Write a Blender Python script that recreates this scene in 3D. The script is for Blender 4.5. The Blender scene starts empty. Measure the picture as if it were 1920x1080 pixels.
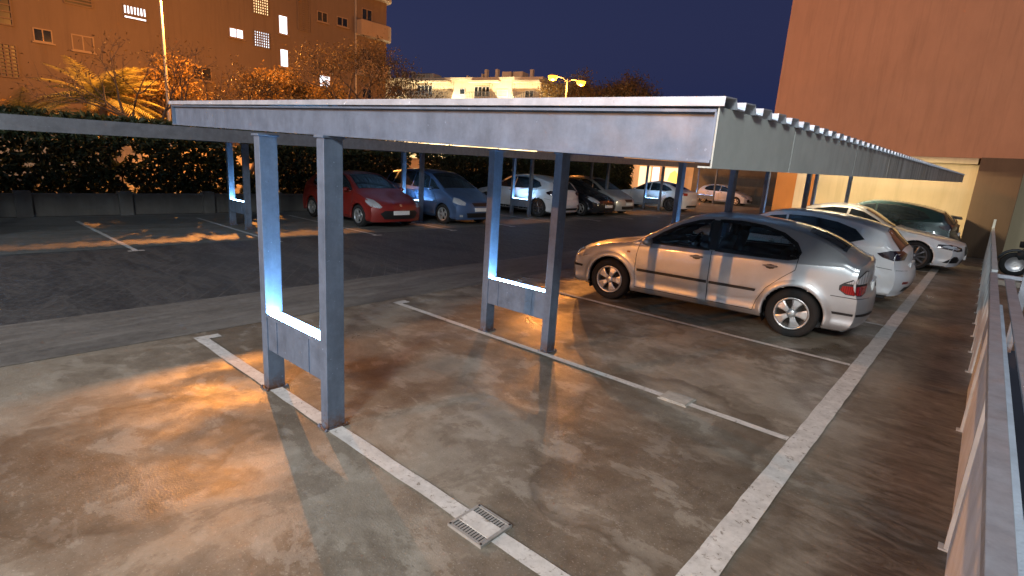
import bpy, bmesh, math, random
from mathutils import Vector, Matrix
from mathutils.bvhtree import BVHTree
from mathutils.geometry import delaunay_2d_cdt
random.seed(7)
R=math.radians
S=bpy.context.scene
COL=S.collection
# ------------------------------------------------------------------ camera
YAW,PIT,ROL=-40.656,12.9446,3.737
def cam_axes():
    y,p,r=R(YAW),R(PIT),R(ROL)
    f=Vector((math.sin(y)*math.cos(p),math.cos(y)*math.cos(p),-math.sin(p)))
    rt=Vector((math.cos(y),-math.sin(y),0)); up=rt.cross(f)
    return rt*math.cos(r)+up*math.sin(r), up*math.cos(r)-rt*math.sin(r), f
cr,cu,cf=cam_axes()
cd=bpy.data.cameras.new('camera'); cam=bpy.data.objects.new('camera',cd); COL.objects.link(cam)
m=Matrix((cr,cu,-cf)).transposed().to_4x4(); m.translation=Vector((5.83,-1.925,1.976)); cam.matrix_world=m
cd.sensor_width=36; cd.lens=36*1006.4/1920; cd.clip_start=.02; cd.clip_end=1500
S.camera=cam
# ------------------------------------------------------------------ world: night sky
S.view_settings.view_transform='Standard'; S.view_settings.look='None'; S.view_settings.gamma=1
S.view_settings.use_curve_mapping=False
S.view_settings.exposure=2.6
W=bpy.data.worlds.new('World'); S.world=W; W.use_nodes=True
nt=W.node_tree; nt.nodes.clear()
wo=nt.nodes.new('ShaderNodeOutputWorld'); bg=nt.nodes.new('ShaderNodeBackground')
sky=nt.nodes.new('ShaderNodeTexSky'); sky.sky_type='NISHITA'; sky.sun_disc=False
sky.sun_elevation=R(-4); sky.sun_rotation=R(200)
tint=nt.nodes.new('ShaderNodeMix'); tint.data_type='RGBA'; tint.blend_type='MULTIPLY'
tint.inputs[0].default_value=1; tint.inputs[7].default_value=(.62,.62,1,1)
add=nt.nodes.new('ShaderNodeMix'); add.data_type='RGBA'; add.blend_type='ADD'; add.inputs[0].default_value=1
add.inputs[7].default_value=(.013,.020,.070,1)
bg.inputs[1].default_value=.15
nt.links.new(sky.outputs[0],tint.inputs[6]); nt.links.new(tint.outputs[2],add.inputs[6])
tc=nt.nodes.new('ShaderNodeTexCoord'); sx=nt.nodes.new('ShaderNodeSeparateXYZ'); nt.links.new(tc.outputs['Generated'],sx.inputs[0])
rp=nt.nodes.new('ShaderNodeValToRGB'); rp.color_ramp.elements[0].position=0; rp.color_ramp.elements[0].color=(1.5,1.5,1.35,1); rp.color_ramp.elements[1].position=.55; rp.color_ramp.elements[1].color=(.62,.62,.66,1)
nt.links.new(sx.outputs[2],rp.inputs[0])
gm=nt.nodes.new('ShaderNodeMix'); gm.data_type='RGBA'; gm.blend_type='MULTIPLY'; gm.inputs[0].default_value=1
nt.links.new(add.outputs[2],gm.inputs[6]); nt.links.new(rp.outputs[0],gm.inputs[7]); nt.links.new(gm.outputs[2],bg.inputs[0]); nt.links.new(bg.outputs[0],wo.inputs[0])
SKY_ADD=add
# soft cool glow of the sky and town standing in for the moonless sun
sd=bpy.data.lights.new('sun','SUN'); sun=bpy.data.objects.new('sun',sd); COL.objects.link(sun)
sd.energy=.10; sd.color=(.75,.88,1.0); sd.angle=R(90)
sun.rotation_euler=Vector((-.22,.72,-.55)).to_track_quat('-Z','Y').to_euler()
# ------------------------------------------------------------------ helpers
def tag(o,label=None,cat=None,group=None,kind=None):
    if label: o['label']=label
    if cat: o['category']=cat
    if group: o['group']=group
    if kind: o['kind']=kind
    return o
def empty(name,loc=(0,0,0),rz=0,label=None,cat=None,group=None):
    o=bpy.data.objects.new(name,None); COL.objects.link(o); o.location=loc; o.rotation_euler=(0,0,rz)
    o.empty_display_size=.2
    return tag(o,label,cat,group)
class MB:
    def __init__(s): s.v=[]; s.f=[]; s.sm=[]
    def add(s,vs,fs,smooth=False):
        n=len(s.v); s.v+= [tuple(v) for v in vs]; s.f+=[tuple(i+n for i in f) for f in fs]; s.sm+=[smooth]*len(fs); return s
    def box(s,x0,x1,y0,y1,z0,z1):
        return s.add([(x0,y0,z0),(x1,y0,z0),(x1,y1,z0),(x0,y1,z0),(x0,y0,z1),(x1,y0,z1),(x1,y1,z1),(x0,y1,z1)],
          [(0,3,2,1),(4,5,6,7),(0,1,5,4),(1,2,6,5),(2,3,7,6),(3,0,4,7)])
    def hexa(s,b,t):   # bottom ring 4, top ring 4
        return s.add(list(b)+list(t),[(0,3,2,1),(4,5,6,7),(0,1,5,4),(1,2,6,5),(2,3,7,6),(3,0,4,7)])
    def quad(s,a,b,c,d): return s.add([a,b,c,d],[(0,1,2,3)])
    def tube(s,pts,rad,n=8,cap=True):
        pts=[Vector(p) for p in pts]; k=len(pts)
        if not hasattr(rad,'__len__'): rad=[rad]*k
        vs=[];up=Vector((0,0,1))
        for i,p in enumerate(pts):
            t=(pts[min(i+1,k-1)]-pts[max(i-1,0)])
            if t.length<1e-9: t=Vector((0,0,1))
            t.normalize()
            a=t.cross(up if abs(t.z)<.93 else Vector((1,0,0))).normalized(); b=t.cross(a)
            for j in range(n):
                q=2*math.pi*j/n; vs.append(p+(a*math.cos(q)+b*math.sin(q))*rad[i])
        fs=[(i*n+j,i*n+(j+1)%n,(i+1)*n+(j+1)%n,(i+1)*n+j) for i in range(k-1) for j in range(n)]
        if cap: fs+=[tuple(range(n)),tuple(range((k-1)*n,k*n))]
        return s.add(vs,fs,True)
    def lathe(s,prof,c,axis='y',n=32,smooth=True):   # prof (radius, along)
        vs=[];k=len(prof)
        for r,a in prof:
            for j in range(n):
                q=2*math.pi*j/n
                if axis=='y': vs.append((c[0]+r*math.cos(q),c[1]+a,c[2]+r*math.sin(q)))
                else: vs.append((c[0]+r*math.cos(q),c[1]+r*math.sin(q),c[2]+a))
        fs=[(i*n+j,i*n+(j+1)%n,(i+1)*n+(j+1)%n,(i+1)*n+j) for i in range(k-1) for j in range(n)]
        return s.add(vs,fs,smooth)
    def build(s,name,mat,parent=None,loc=None,bevel=0,recalc=True):
        me=bpy.data.meshes.new(name); me.from_pydata(s.v,[],s.f); me.update()
        for p,q in zip(me.polygons,s.sm): p.use_smooth=q
        if recalc:
            bm=bmesh.new(); bm.from_mesh(me); bmesh.ops.recalc_face_normals(bm,faces=bm.faces)
            bm.to_mesh(me); bm.free()
        o=bpy.data.objects.new(name,me); COL.objects.link(o)
        if mat: me.materials.append(mat)
        if parent: o.parent=parent
        if loc: o.location=loc
        if bevel:
            b=o.modifiers.new('bevel','BEVEL'); b.width=bevel; b.segments=2; b.limit_method='ANGLE'
        return o
# ------------------------------------------------------------------ materials
def nmat(name):
    M=bpy.data.materials.new(name); M.use_nodes=True; t=M.node_tree; b=t.nodes['Principled BSDF']; return M,t,b
def node(t,typ,**k):
    n=t.nodes.new(typ)
    for a,v in k.items(): setattr(n,a,v)
    return n
def ramp(t,src,stops):
    r=node(t,'ShaderNodeValToRGB'); e=r.color_ramp.elements
    while len(e)<len(stops): e.new(.5)
    for x,(p,c) in zip(e,stops): x.position=p; x.color=(c if hasattr(c,'__len__') else (c,c,c))[:3]+(1,) if hasattr(c,'__len__') else (c,c,c,1)
    t.links.new(src,r.inputs[0]); return r.outputs[0]
def coords(t,scale=(1,1,1),world=False):
    if world: g=node(t,'ShaderNodeNewGeometry').outputs['Position']
    else: g=node(t,'ShaderNodeTexCoord').outputs['Object']
    mp=node(t,'ShaderNodeMapping'); mp.inputs['Scale'].default_value=scale; t.links.new(g,mp.inputs[0]); return mp.outputs[0]
def noise(t,vec,scale,detail=6,rough=.6,dist=0):
    n=node(t,'ShaderNodeTexNoise'); n.inputs['Scale'].default_value=scale; n.inputs['Detail'].default_value=detail
    n.inputs['Roughness'].default_value=rough; n.inputs['Distortion'].default_value=dist; t.links.new(vec,n.inputs['Vector']); return n.outputs['Fac']
def mixc(t,f,a,b,mode='MIX'):
    m=node(t,'ShaderNodeMix',data_type='RGBA',blend_type=mode)
    for i,v in ((0,f),(6,a),(7,b)):
        if isinstance(v,bpy.types.NodeSocket): t.links.new(v,m.inputs[i])
        elif i==0: m.inputs[0].default_value=v
        else: m.inputs[i].default_value=tuple(v)+(1,)
    return m.outputs[2]
def bump(t,b,h,st=.3,dist=.02):
    n=node(t,'ShaderNodeBump'); n.inputs['Strength'].default_value=st; n.inputs['Distance'].default_value=dist
    t.links.new(h,n.inputs['Height']); t.links.new(n.outputs[0],b.inputs['Normal'])
def simple(name,c,rough=.5,metal=0,var=.12,sc=6,world=False,stretch=(1,1,1),bmp=0,coat=0):
    M,t,b=nmat(name); v=coords(t,stretch,world); n=noise(t,v,sc)
    lo=[x*(1-var) for x in c]; hi=[min(1,x*(1+var)) for x in c]
    t.links.new(ramp(t,n,[(.3,tuple(lo)),(.7,tuple(hi))]),b.inputs['Base Color'])
    b.inputs['Roughness'].default_value=rough; b.inputs['Metallic'].default_value=metal
    if coat: b.inputs['Coat Weight'].default_value=coat; b.inputs['Coat Roughness'].default_value=.06
    if bmp: bump(t,b,noise(t,v,sc*6),bmp,.01)
    return M
def emis(name,c,st):
    M,t,b=nmat(name); b.inputs['Base Color'].default_value=tuple(c)+(1,); b.inputs['Emission Color'].default_value=tuple(c)+(1,); b.inputs['Emission Strength'].default_value=st; return M
def steel(name,c,streak=.35,speck=True):
    M,t,b=nmat(name)
    v=coords(t,(2.2,2.2,.35),True); n1=noise(t,v,2.6,6,.65)
    v2=coords(t,(1,1,1),True); n2=noise(t,v2,9,8,.7)
    lo=tuple(x*(1-streak) for x in c); hi=tuple(x*(1+streak) for x in c)
    col=ramp(t,n1,[(.3,lo),(.52,tuple(c)),(.75,hi)])
    col=mixc(t,.5,col,ramp(t,n2,[(.3,tuple(x*.6 for x in c)),(.7,tuple(min(1,x*1.35) for x in c))]))
    sp=noise(t,v2,38,3,.5); col=mixc(t,ramp(t,sp,[(.70,0),(.76,.8)]),col,tuple(min(1,x*2) for x in c))
    ru=noise(t,v2,5,4,.6); ru2=noise(t,v2,17,5,.7)
    col=mixc(t,ramp(t,ru2,[(.66,0),(.74,.5)]),col,(.10,.06,.035))
    sp_=node(t,'ShaderNodeSeparateXYZ'); t.links.new(v2,sp_.inputs[0]); mr=node(t,'ShaderNodeMapRange'); mr.inputs[1].default_value=.16; mr.inputs[2].default_value=0.0; t.links.new(sp_.outputs[2],mr.inputs[0])
    rm=node(t,'ShaderNodeMath',operation='MULTIPLY'); t.links.new(mr.outputs[0],rm.inputs[0]); t.links.new(ramp(t,noise(t,v2,14,6,.7),[(.40,0),(.55,1)]),rm.inputs[1])
    col=mixc(t,rm.outputs[0],col,(.13,.062,.03))
    t.links.new(col,b.inputs['Base Color']); t.links.new(ramp(t,ru,[(.3,.38),(.7,.62)]),b.inputs['Roughness'])
    b.inputs['Metallic'].default_value=.35
    bump(t,b,n2,.25,.004); return M
M_steel=steel('painted_steel',(.145,.195,.275))
M_steel_dark=steel('dull_steel',(.17,.18,.20),.2)
M_roof=steel('roof_sheet',(.40,.44,.50),.25)
M_black=simple('black_plastic',(.012,.012,.013),.45)
M_rubber=simple('rubber',(.013,.013,.013),.85,bmp=.2)
M_chrome=simple('chrome',(.75,.76,.78),.18,1,.05)
M_alloy=simple('alloy',(.55,.55,.54),.32,.75,.08)
M_alloy_dark=simple('dark_alloy',(.09,.09,.10),.35,.6,.1)
M_brake=simple('brake',(.05,.045,.04),.6,.6)
M_glass=None
def glassmat():
    M,t,b=nmat('tinted_glass'); v=coords(t); n=noise(t,v,2.2,3)
    t.links.new(ramp(t,n,[(.35,(.008,.012,.015)),(.7,(.022,.03,.036))]),b.inputs['Base Color'])
    b.inputs['Roughness'].default_value=.05; b.inputs['IOR'].default_value=1.55; b.inputs['Specular IOR Level'].default_value=.7
    return M
M_glass=glassmat()
def clearglass():
    M,t,b=nmat('clear_glass'); t.nodes.remove(b)
    tr=node(t,'ShaderNodeBsdfTransparent'); tr.inputs[0].default_value=(.50,.56,.56,1); gl=node(t,'ShaderNodeBsdfGlossy'); gl.inputs['Roughness'].default_value=.04
    fr=node(t,'ShaderNodeFresnel'); fr.inputs[0].default_value=1.6; mx=node(t,'ShaderNodeMixShader'); t.links.new(fr.outputs[0],mx.inputs[0]); t.links.new(tr.outputs[0],mx.inputs[1]); t.links.new(gl.outputs[0],mx.inputs[2])
    t.links.new(mx.outputs[0],t.nodes['Material Output'].inputs[0]); return M
M_clear=clearglass(); M_cloth=simple('seat_cloth',(.035,.037,.042),.9,0,.3,20); M_lining=simple('cabin_lining',(.05,.05,.055),.9,0,.2,8)
def lens(name,c,rough=.12):
    M,t,b=nmat(name); v=coords(t,(1,1,1)); w=node(t,'ShaderNodeTexWave'); w.inputs['Scale'].default_value=14; t.links.new(v,w.inputs[0])
    t.links.new(ramp(t,w.outputs['Fac'],[(.2,tuple(x*.6 for x in c)),(.8,tuple(c))]),b.inputs['Base Color'])
    b.inputs['Roughness'].default_value=rough; b.inputs['Coat Weight'].default_value=1; b.inputs['Metallic'].default_value=.25; return M
M_head=lens('clear_lens',(.62,.64,.66)); M_tail=lens('red_lens',(.42,.02,.02)); M_dtail=lens('dark_lens',(.035,.02,.025)); M_amber=lens('amber_lens',(.7,.28,.03))
M_plate=simple('number_plate',(.72,.73,.72),.4,0,.08,30)
def paint(name,c,metal=.0,rough=.3):
    M,t,b=nmat(name); v=coords(t); d=noise(t,v,3.5,6,.65)
    dirt=ramp(t,d,[(.45,0),(.85,.35)])
    t.links.new(mixc(t,dirt,tuple(c),tuple(x*.55+.03 for x in c)),b.inputs['Base Color'])
    t.links.new(ramp(t,d,[(.3,rough),(.8,rough+.18)]),b.inputs['Roughness'])
    b.inputs['Metallic'].default_value=metal; b.inputs['Coat Weight'].default_value=.7; b.inputs['Coat Roughness'].default_value=.07
    return M
# ------------------------------------------------------------------ ground
def concrete():
    M,t,b=nmat('stained_concrete'); v=coords(t,(1,1,1),True)
    sep=node(t,'ShaderNodeSeparateXYZ'); t.links.new(v,sep.inputs[0])
    # large swirling water stains
    n1=noise(t,v,.50,6,.58,.5); n2=noise(t,coords(t,(1.1,.85,1),True),1.25,9,.62,.35); n3=noise(t,v,8,9,.75,.2); n4=noise(t,v,75,3,.6); n5=noise(t,coords(t,(.8,1.2,1),True),2.7,9,.66,.3)
    light=ramp(t,n5,[(.35,(.175,.150,.118)),(.65,(.26,.235,.192))])
    dark=ramp(t,n5,[(.35,(.058,.040,.026)),(.65,(.115,.088,.062))])
    col=mixc(t,ramp(t,n1,[(.43,.95),(.485,.6),(.505,.12),(.60,0)]),light,dark)
    col=mixc(t,ramp(t,n2,[(.50,0),(.535,.50),(.62,.62)]),col,dark)
    col=mixc(t,ramp(t,n5,[(.555,0),(.575,.42),(.66,.55)]),col,(.285,.262,.222))
    col=mixc(t,.28,col,ramp(t,n3,[(.28,(.05,.04,.03)),(.72,(.28,.255,.215))]))
    col=mixc(t,ramp(t,n4,[(.60,0),(.70,.5)]),col,(.34,.32,.28))
    col=mixc(t,ramp(t,noise(t,v,38,5,.7),[(.30,.55),(.40,0)]),col,(.04,.032,.024))
    # ring-shaped puddle marks
    vo=node(t,'ShaderNodeTexVoronoi'); vo.inputs['Scale'].default_value=.42; wv0=node(t,'ShaderNodeVectorMath',operation='ADD'); nz=node(t,'ShaderNodeTexNoise'); nz.inputs['Scale'].default_value=1.6; nz.inputs['Detail'].default_value=5; t.links.new(v,nz.inputs['Vector'])
    t.links.new(v,wv0.inputs[0]); t.links.new(nz.outputs['Color'],wv0.inputs[1]); t.links.new(wv0.outputs[0],vo.inputs['Vector'])
    col=mixc(t,ramp(t,vo.outputs['Distance'],[(.31,0),(.40,.62),(.42,.08),(.5,0)]),col,(.055,.040,.028))
    # brushed wear towards the rail, darker and browner along the foot of the wall
    wv=coords(t,(.8,2.4,1),True); w=noise(t,wv,4.2,6,.7,1.2)
    gx=node(t,'ShaderNodeMapRange'); gx.inputs[1].default_value=5.0; gx.inputs[2].default_value=5.7; t.links.new(sep.outputs[0],gx.inputs[0])
    wear=ramp(t,w,[(.38,(.062,.050,.038)),(.55,(.115,.098,.078)),(.7,(.17,.15,.122))])
    col=mixc(t,gx.outputs[0],col,wear)
    hs=node(t,'ShaderNodeHueSaturation'); hs.inputs['Saturation'].default_value=1.02; hs.inputs['Hue'].default_value=.508; hs.inputs['Value'].default_value=1.26; t.links.new(col,hs.inputs['Color']); col=hs.outputs[0]
    t.links.new(col,b.inputs['Base Color'])
    rr=ramp(t,n2,[(.3,.24),(.48,.42),(.65,.66)])
    t.links.new(rr,b.inputs['Roughness'])
    h=node(t,'ShaderNodeMath',operation='ADD'); t.links.new(n3,h.inputs[0]); t.links.new(n4,h.inputs[1]); bump(t,b,h.outputs[0],.35,.006)
    return M
def asphalt():
    M,t,b=nmat('aisle_paving'); v=coords(t,(1,1,1),True)
    n1=noise(t,coords(t,(.5,1.6,1),True),1.3,8,.65,.8); n2=noise(t,v,14,6,.7)
    col=ramp(t,n1,[(.3,(.022,.025,.028)),(.48,(.050,.054,.056)),(.53,(.085,.088,.086)),(.62,(.05,.052,.054)),(.70,(.13,.13,.125))])
    col=mixc(t,.3,col,ramp(t,n2,[(.3,(.02,.02,.022)),(.7,(.12,.12,.115))]))
    br=node(t,'ShaderNodeTexBrick'); br.inputs['Scale'].default_value=1; br.inputs['Brick Width'].default_value=.42; br.inputs['Row Height'].default_value=.21
    br.inputs['Mortar Size'].default_value=.006; br.inputs['Color1'].default_value=(0,0,0,1); br.inputs['Color2'].default_value=(0,0,0,1); br.inputs['Mortar'].default_value=(1,1,1,1)
    mp=node(t,'ShaderNodeMapping'); mp.inputs['Rotation'].default_value=(0,0,R(38)); t.links.new(v,mp.inputs[0]); t.links.new(mp.outputs[0],br.inputs['Vector'])
    k=node(t,'ShaderNodeMath',operation='MULTIPLY'); t.links.new(br.outputs['Color'],k.inputs[0])
    t.links.new(ramp(t,noise(t,v,.9,4),[(.40,.1),(.60,.9)]),k.inputs[1])
    col=mixc(t,k.outputs[0],col,(.125,.125,.12))
    t.links.new(col,b.inputs['Base Color']); t.links.new(ramp(t,n2,[(.3,.42),(.7,.7)]),b.inputs['Roughness']); bump(t,b,n2,.5,.006); return M
M_conc=concrete(); M_asph=asphalt()
def apron():
    M,t,b=nmat('apron_concrete'); v=coords(t,(2.4,.45,1),True); n=noise(t,v,1.5,8,.68,.9); n3=noise(t,coords(t,(1,1,1),True),11,7,.7)
    col=mixc(t,.4,ramp(t,n,[(.32,(.07,.07,.065)),(.5,(.15,.145,.13)),(.66,(.23,.225,.205))]),ramp(t,n3,[(.3,(.06,.06,.055)),(.7,(.2,.195,.18))]))
    t.links.new(col,b.inputs['Base Color']); b.inputs['Roughness'].default_value=.6; bump(t,b,n3,.4,.006); return M
M_apron=apron()
def painted():
    M,t,b=nmat('worn_line_paint'); v=coords(t,(1,1,1),True); n=noise(t,v,7,8,.7); n2=noise(t,v,26,6,.75,.6)
    f=ramp(t,n2,[(.34,1),(.42,.12),(.6,0)])
    col=mixc(t,f,ramp(t,n,[(.3,(.42,.42,.40)),(.7,(.66,.66,.63))]),(.17,.15,.12))
    t.links.new(col,b.inputs['Base Color']); b.inputs['Roughness'].default_value=.6; bump(t,b,n2,.3,.003); return M
M_line=painted()
M_earth=simple('rough_ground',(.09,.075,.055),.9,0,.4,1.5,True)
M_pit=simple('ramp_floor',(.02,.024,.04),.8,0,.3,1)
def sheet(name,polys,z,mat,label=None):
    mb=MB()
    for (x0,x1,y0,y1) in polys: mb.quad((x0,y0,z),(x1,y0,z),(x1,y1,z),(x0,y1,z))
    o=mb.build(name,mat); tag(o,kind='structure'); return o
# ground with the opening of the ramp beside the rail
sheet('ground',[(-600,6.12,-600,900),(6.12,600,7.6,900),(12,600,-600,7.6),(6.12,12,-600,-8)],-.012,M_earth)
sheet('parking_floor',[(-1.05,6.12,-12,7.6),(-1.05,14,7.6,45)],0,M_conc)
sheet('driving_aisle',[(-6.15,-1.0,-40,60)],-.004,M_asph)
sheet('aisle_apron',[(-1.62,-.25,-12,34)],.004,M_apron)
sheet('far_parking_floor',[(-11.4,-6.1,-40,60)],0,M_apron)
mb=MB(); mb.quad((6.12,-8,-3),(12,-8,-3),(12,7.6,-3),(6.12,7.6,-3)); mb.quad((6.12,-8,-3),(6.12,7.6,-3),(6.12,7.6,0),(6.12,-8,0))
mb.quad((12,-8,-3),(12,7.6,-3),(12,7.6,0),(12,-8,0)); mb.quad((6.12,7.6,-3),(12,7.6,-3),(12,7.6,0),(6.12,7.6,0)); mb.quad((6.12,-8,-3),(12,-8,-3),(12,-8,0),(6.12,-8,0))
tag(mb.build('ramp_pit',M_pit),kind='structure')
# painted lines
LZ=.009
def line(name,x0,x1,y0,y1,segs=24):
    mb=MB(); rnd=random.Random(int((x0+y0*7)*100)); al=abs(x1-x0)>abs(y1-y0)
    L=(x1-x0) if al else (y1-y0); n=max(2,int(abs(L)/.18)); vs=[]
    for i in range(n+1):
        a=i/n; j=lambda: rnd.uniform(-.005,.005)
        if al: vs+=[(x0+L*a,y0+j(),LZ),(x0+L*a,y1+j(),LZ)]
        else: vs+=[(x0+j(),y0+L*a,LZ),(x1+j(),y0+L*a,LZ)]
    mb.add(vs,[(2*i,2*i+2,2*i+3,2*i+1) for i in range(n)]); return mb
lines=MB()
def cat(a,b): n=len(a.v); a.v+=b.v; a.f+=[tuple(i+n for i in f) for f in b.f]; a.sm+=b.sm
for i in range(0,8):
    y=i*2.5; w=.055 if i==0 else .04
    if i in (0,): cat(lines,line('',0.02,3.92,y-w,y+w)); cat(lines,line('',4.19,5.0,y-w,y+w))
    elif i==1: cat(lines,line('',0.02,3.93,y-w,y+w)); cat(lines,line('',4.18,5.0,y-w,y+w))
    else: cat(lines,line('',0.02,5.0,y-w,y+w))
    cat(lines,line('',-.10,.02,y-w,y+w+.13)) if i<3 else None
cat(lines,line('',5.01,5.17,-6,20))
for i in range(-2,12):
    y=.87+i*2.6; cat(lines,line('',-10.3,-5.7,y-.04,y+.04))
    cat(lines,line('',-5.7,-5.6,y-.13,y+.13))
tag(lines.build('parking_lines',M_line,recalc=False),kind='structure')
# ------------------------------------------------------------------ carports
M_led=emis('led_tube',(.30,.62,1.0),15)
RISE=.0155
def frame(root,x0,x1,y,ztop,wx=.09,wy=.14,lit=True,p=.66):
    for x in (x0,x1):
        mb=MB(); mb.box(x,x+wx,y,y+wy,.012,ztop)
        mb.box(x-.02,x+wx+.02,y-.025,y+wy+.025,0,.012)
        for dx in (-.008,wx+.008):
            for dy in (-.012,wy+.012): mb.lathe([(0,.024),(.009,.022),(.009,.010)],(x+dx,y+dy,0),'z',8)
        # folded lips and weld seam at the head
        mb.box(x-.012,x+wx+.012,y-.014,y+wy+.014,ztop-.016,ztop)
        mb.build('post',M_steel,root,bevel=.005)
    mb=MB(); a=x0+wx+.001; b=x1-.001
    mb.box(a,b,y+.012,y+.022,.36,p-.02)                    # thin front plate
    mb.box(a,b,y+.115,y+.125,.36,p-.02)
    mb.box(a,b,y+.022,y+.115,.36,.372); 
    for q in (.06,.66): mb.box(a+(b-a)*(q+.12),a+(b-a)*(q+.12)+.012,y+.004,y+.012,.37,p-.03)
    
    mb.box(a,b,y+.022,y+.115,p-.03,p-.02); mb.box(a,b,y+.004,y+.012,p-.02,p+.004); mb.box(a,b,y+.125,y+.133,p-.02,p+.004)
    mb.build('infill_panel',M_steel,root)
    mb=MB(); mb.box(a+.01,b-.01,y+.024,y+.113,p-.018,p+.001)
    o=mb.build('light_bar',M_led if lit else M_roof,root)
def canopy(name,label,xh,zh,xl,zl,y0,y1,frames,fx,group=None,fascia='l',beamh=.19,purl=True,lit=lambda i:True):
    """xh: aisle side edge, zh its beam-bottom height; xl other edge."""
    root=empty(name,((xh+xl)/2,y0,0),0,label,'carport',group)
    ox,oy=(xh+xl)/2,y0
    def T(x,y,z): return (x-ox,y-oy,z+RISE*(y-0))
    def zb(x): return zh+(zl-zh)*(x-xh)/(xl-xh)
    def slab(mb,xa,xb,ya,yb,d0,d1):
        xa,xb=min(xa,xb),max(xa,xb)
        mb.hexa([T(xa,ya,zb(xa)+d0),T(xb,ya,zb(xb)+d0),T(xb,yb,zb(xb)+d0),T(xa,yb,zb(xa)+d0)],
                [T(xa,ya,zb(xa)+d1),T(xb,ya,zb(xb)+d1),T(xb,yb,zb(xb)+d1),T(xa,yb,zb(xa)+d1)])
    xe=xl
    # front beam: web, two flanges, stiffeners
    for y in sorted(set([y0]+[f for f in frames if f>y0+1])):
        mb=MB(); slab(mb,xh,xe,y+.002,y+.010,.010,beamh-.010); slab(mb,xh,xe,y-.030 if y==y0 else y-.03,y+.06,0,.010); slab(mb,xh,xe,y-.030,y+.06,beamh-.010,beamh)
        if y==y0:
            for x in [xh+s*(xe-xh) for s in (.0,.999)]: slab(mb,x,x+.008,y-.028,y+.058,.010,beamh-.010)
        mb.build('roof_beam',M_steel,root)
    # aisle-edge channel
    mb=MB(); sg_=1 if xl>xh else -1
    if sg_<0: slab(mb,xh+.024,xh+.032,y0-.05,y1,-.02,beamh+.055); slab(mb,xh-.02,xh+.024,y0-.05,y1,-.02,-.012)
    else: slab(mb,xh,xh+.008,y0+.062,y1,0.0,beamh)
    mb.build('edge_channel',M_steel_dark,root)
    mb=MB()
    s=1 if xl>xh else -1
    for k in range(1,6):
        x=xh+(xl-xh)*k/6; slab(mb,x,x+.05,y0+.07,y1,beamh-.05,beamh+.001)
    mb.build('purlin',M_steel_dark,root)
    # trapezoid sheet, ribs running across
    mb=MB(); pitch=.2; n=int((y1-y0+.05)/pitch); prof=[]
    for i in range(n):
        a=y0-.045+i*pitch
        prof+=[(a,.012),(a+.004,.040),(a+.105,.044),(a+.125,.012)]
    prof.append((y0-.045+n*pitch,.012)); xa,xb=xh-.02*s,xl+.03*s
    base=beamh
    vs=[];k=len(prof)
    for (y,d) in prof: vs.append(T(xa,y,zb(xa)+base+d)); vs.append(T(xb,y,zb(xb)+base+d))
    for (y,d) in prof: vs.append(T(xa,y,zb(xa)+base+d-.004)); vs.append(T(xb,y,zb(xb)+base+d-.004))
    fs=[]
    for i in range(k-1):
        a=2*i; fs.append((a,a+1,a+3,a+2)); b_=2*k+2*i; fs.append((b_,b_+2,b_+3,b_+1))
        fs.append((a,a+2,b_+2,b_)); fs.append((a+1,b_+1,b_+3,a+3))
    fs+=[(0,2*k,2*k+1,1),(2*k-2,2*k-1,4*k-1,4*k-2)]
    mb.add(vs,fs); mb.build('roof_sheet',M_roof,root)
    for i,f in enumerate(frames):
        frame(root,fx[0]-ox,fx[1]-ox,f-.05-oy,zb((fx[0]+fx[1])/2)+RISE*f-.012,lit=lit(i))
    return root,T,zb,slab
FR=[0,2.6,7.5,12.5,17.5]
root,T,zb,slab=canopy('carport','grey steel carport with lit post frames over the empty bays and the silver hatchback',-.32,2.145,5.07,2.025,0,19.6,FR,(1.52,2.45),group=None,beamh=.180)
M_fascia=None
def fascia_mat():
    M,t,b=nmat('weathered_fascia'); v=coords(t,(1,1,1),True)
    sep=node(t,'ShaderNodeSeparateXYZ'); t.links.new(v,sep.inputs[0])
    n=noise(t,coords(t,(1,3.2,.12),True),2.5,5,.7,.1); n2=noise(t,v,5,7,.65); n0=noise(t,coords(t,(0,.35,0),True),1.3,3)
    f=node(t,'ShaderNodeMapRange'); f.inputs[1].default_value=1.2; f.inputs[2].default_value=4; t.links.new(sep.outputs[1],f.inputs[0])
    stain=ramp(t,n,[(.42,0),(.52,.25),(.58,.85),(.66,.2)])
    k=node(t,'ShaderNodeMath',operation='MULTIPLY'); t.links.new(stain,k.inputs[0]); t.links.new(f.outputs[0],k.inputs[1])
    col=ramp(t,n2,[(.3,(.36,.395,.37)),(.7,(.47,.505,.475))])
    col=mixc(t,k.outputs[0],col,(.10,.11,.10))
    white=ramp(t,noise(t,coords(t,(1,2.0,.2),True),3.3,4,.6),[(.56,0),(.66,.6)])
    k2=node(t,'ShaderNodeMath',operation='MULTIPLY'); t.links.new(white,k2.inputs[0]); t.links.new(f.outputs[0],k2.inputs[1])
    col=mixc(t,k2.outputs[0],col,(.55,.58,.56))
    t.links.new(col,b.inputs['Base Color']); b.inputs['Roughness'].default_value=.55; bump(t,b,n2,.15,.004); return M
M_fascia=fascia_mat()
y=-.031; widths=[.95]+[1.55]*12
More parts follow.
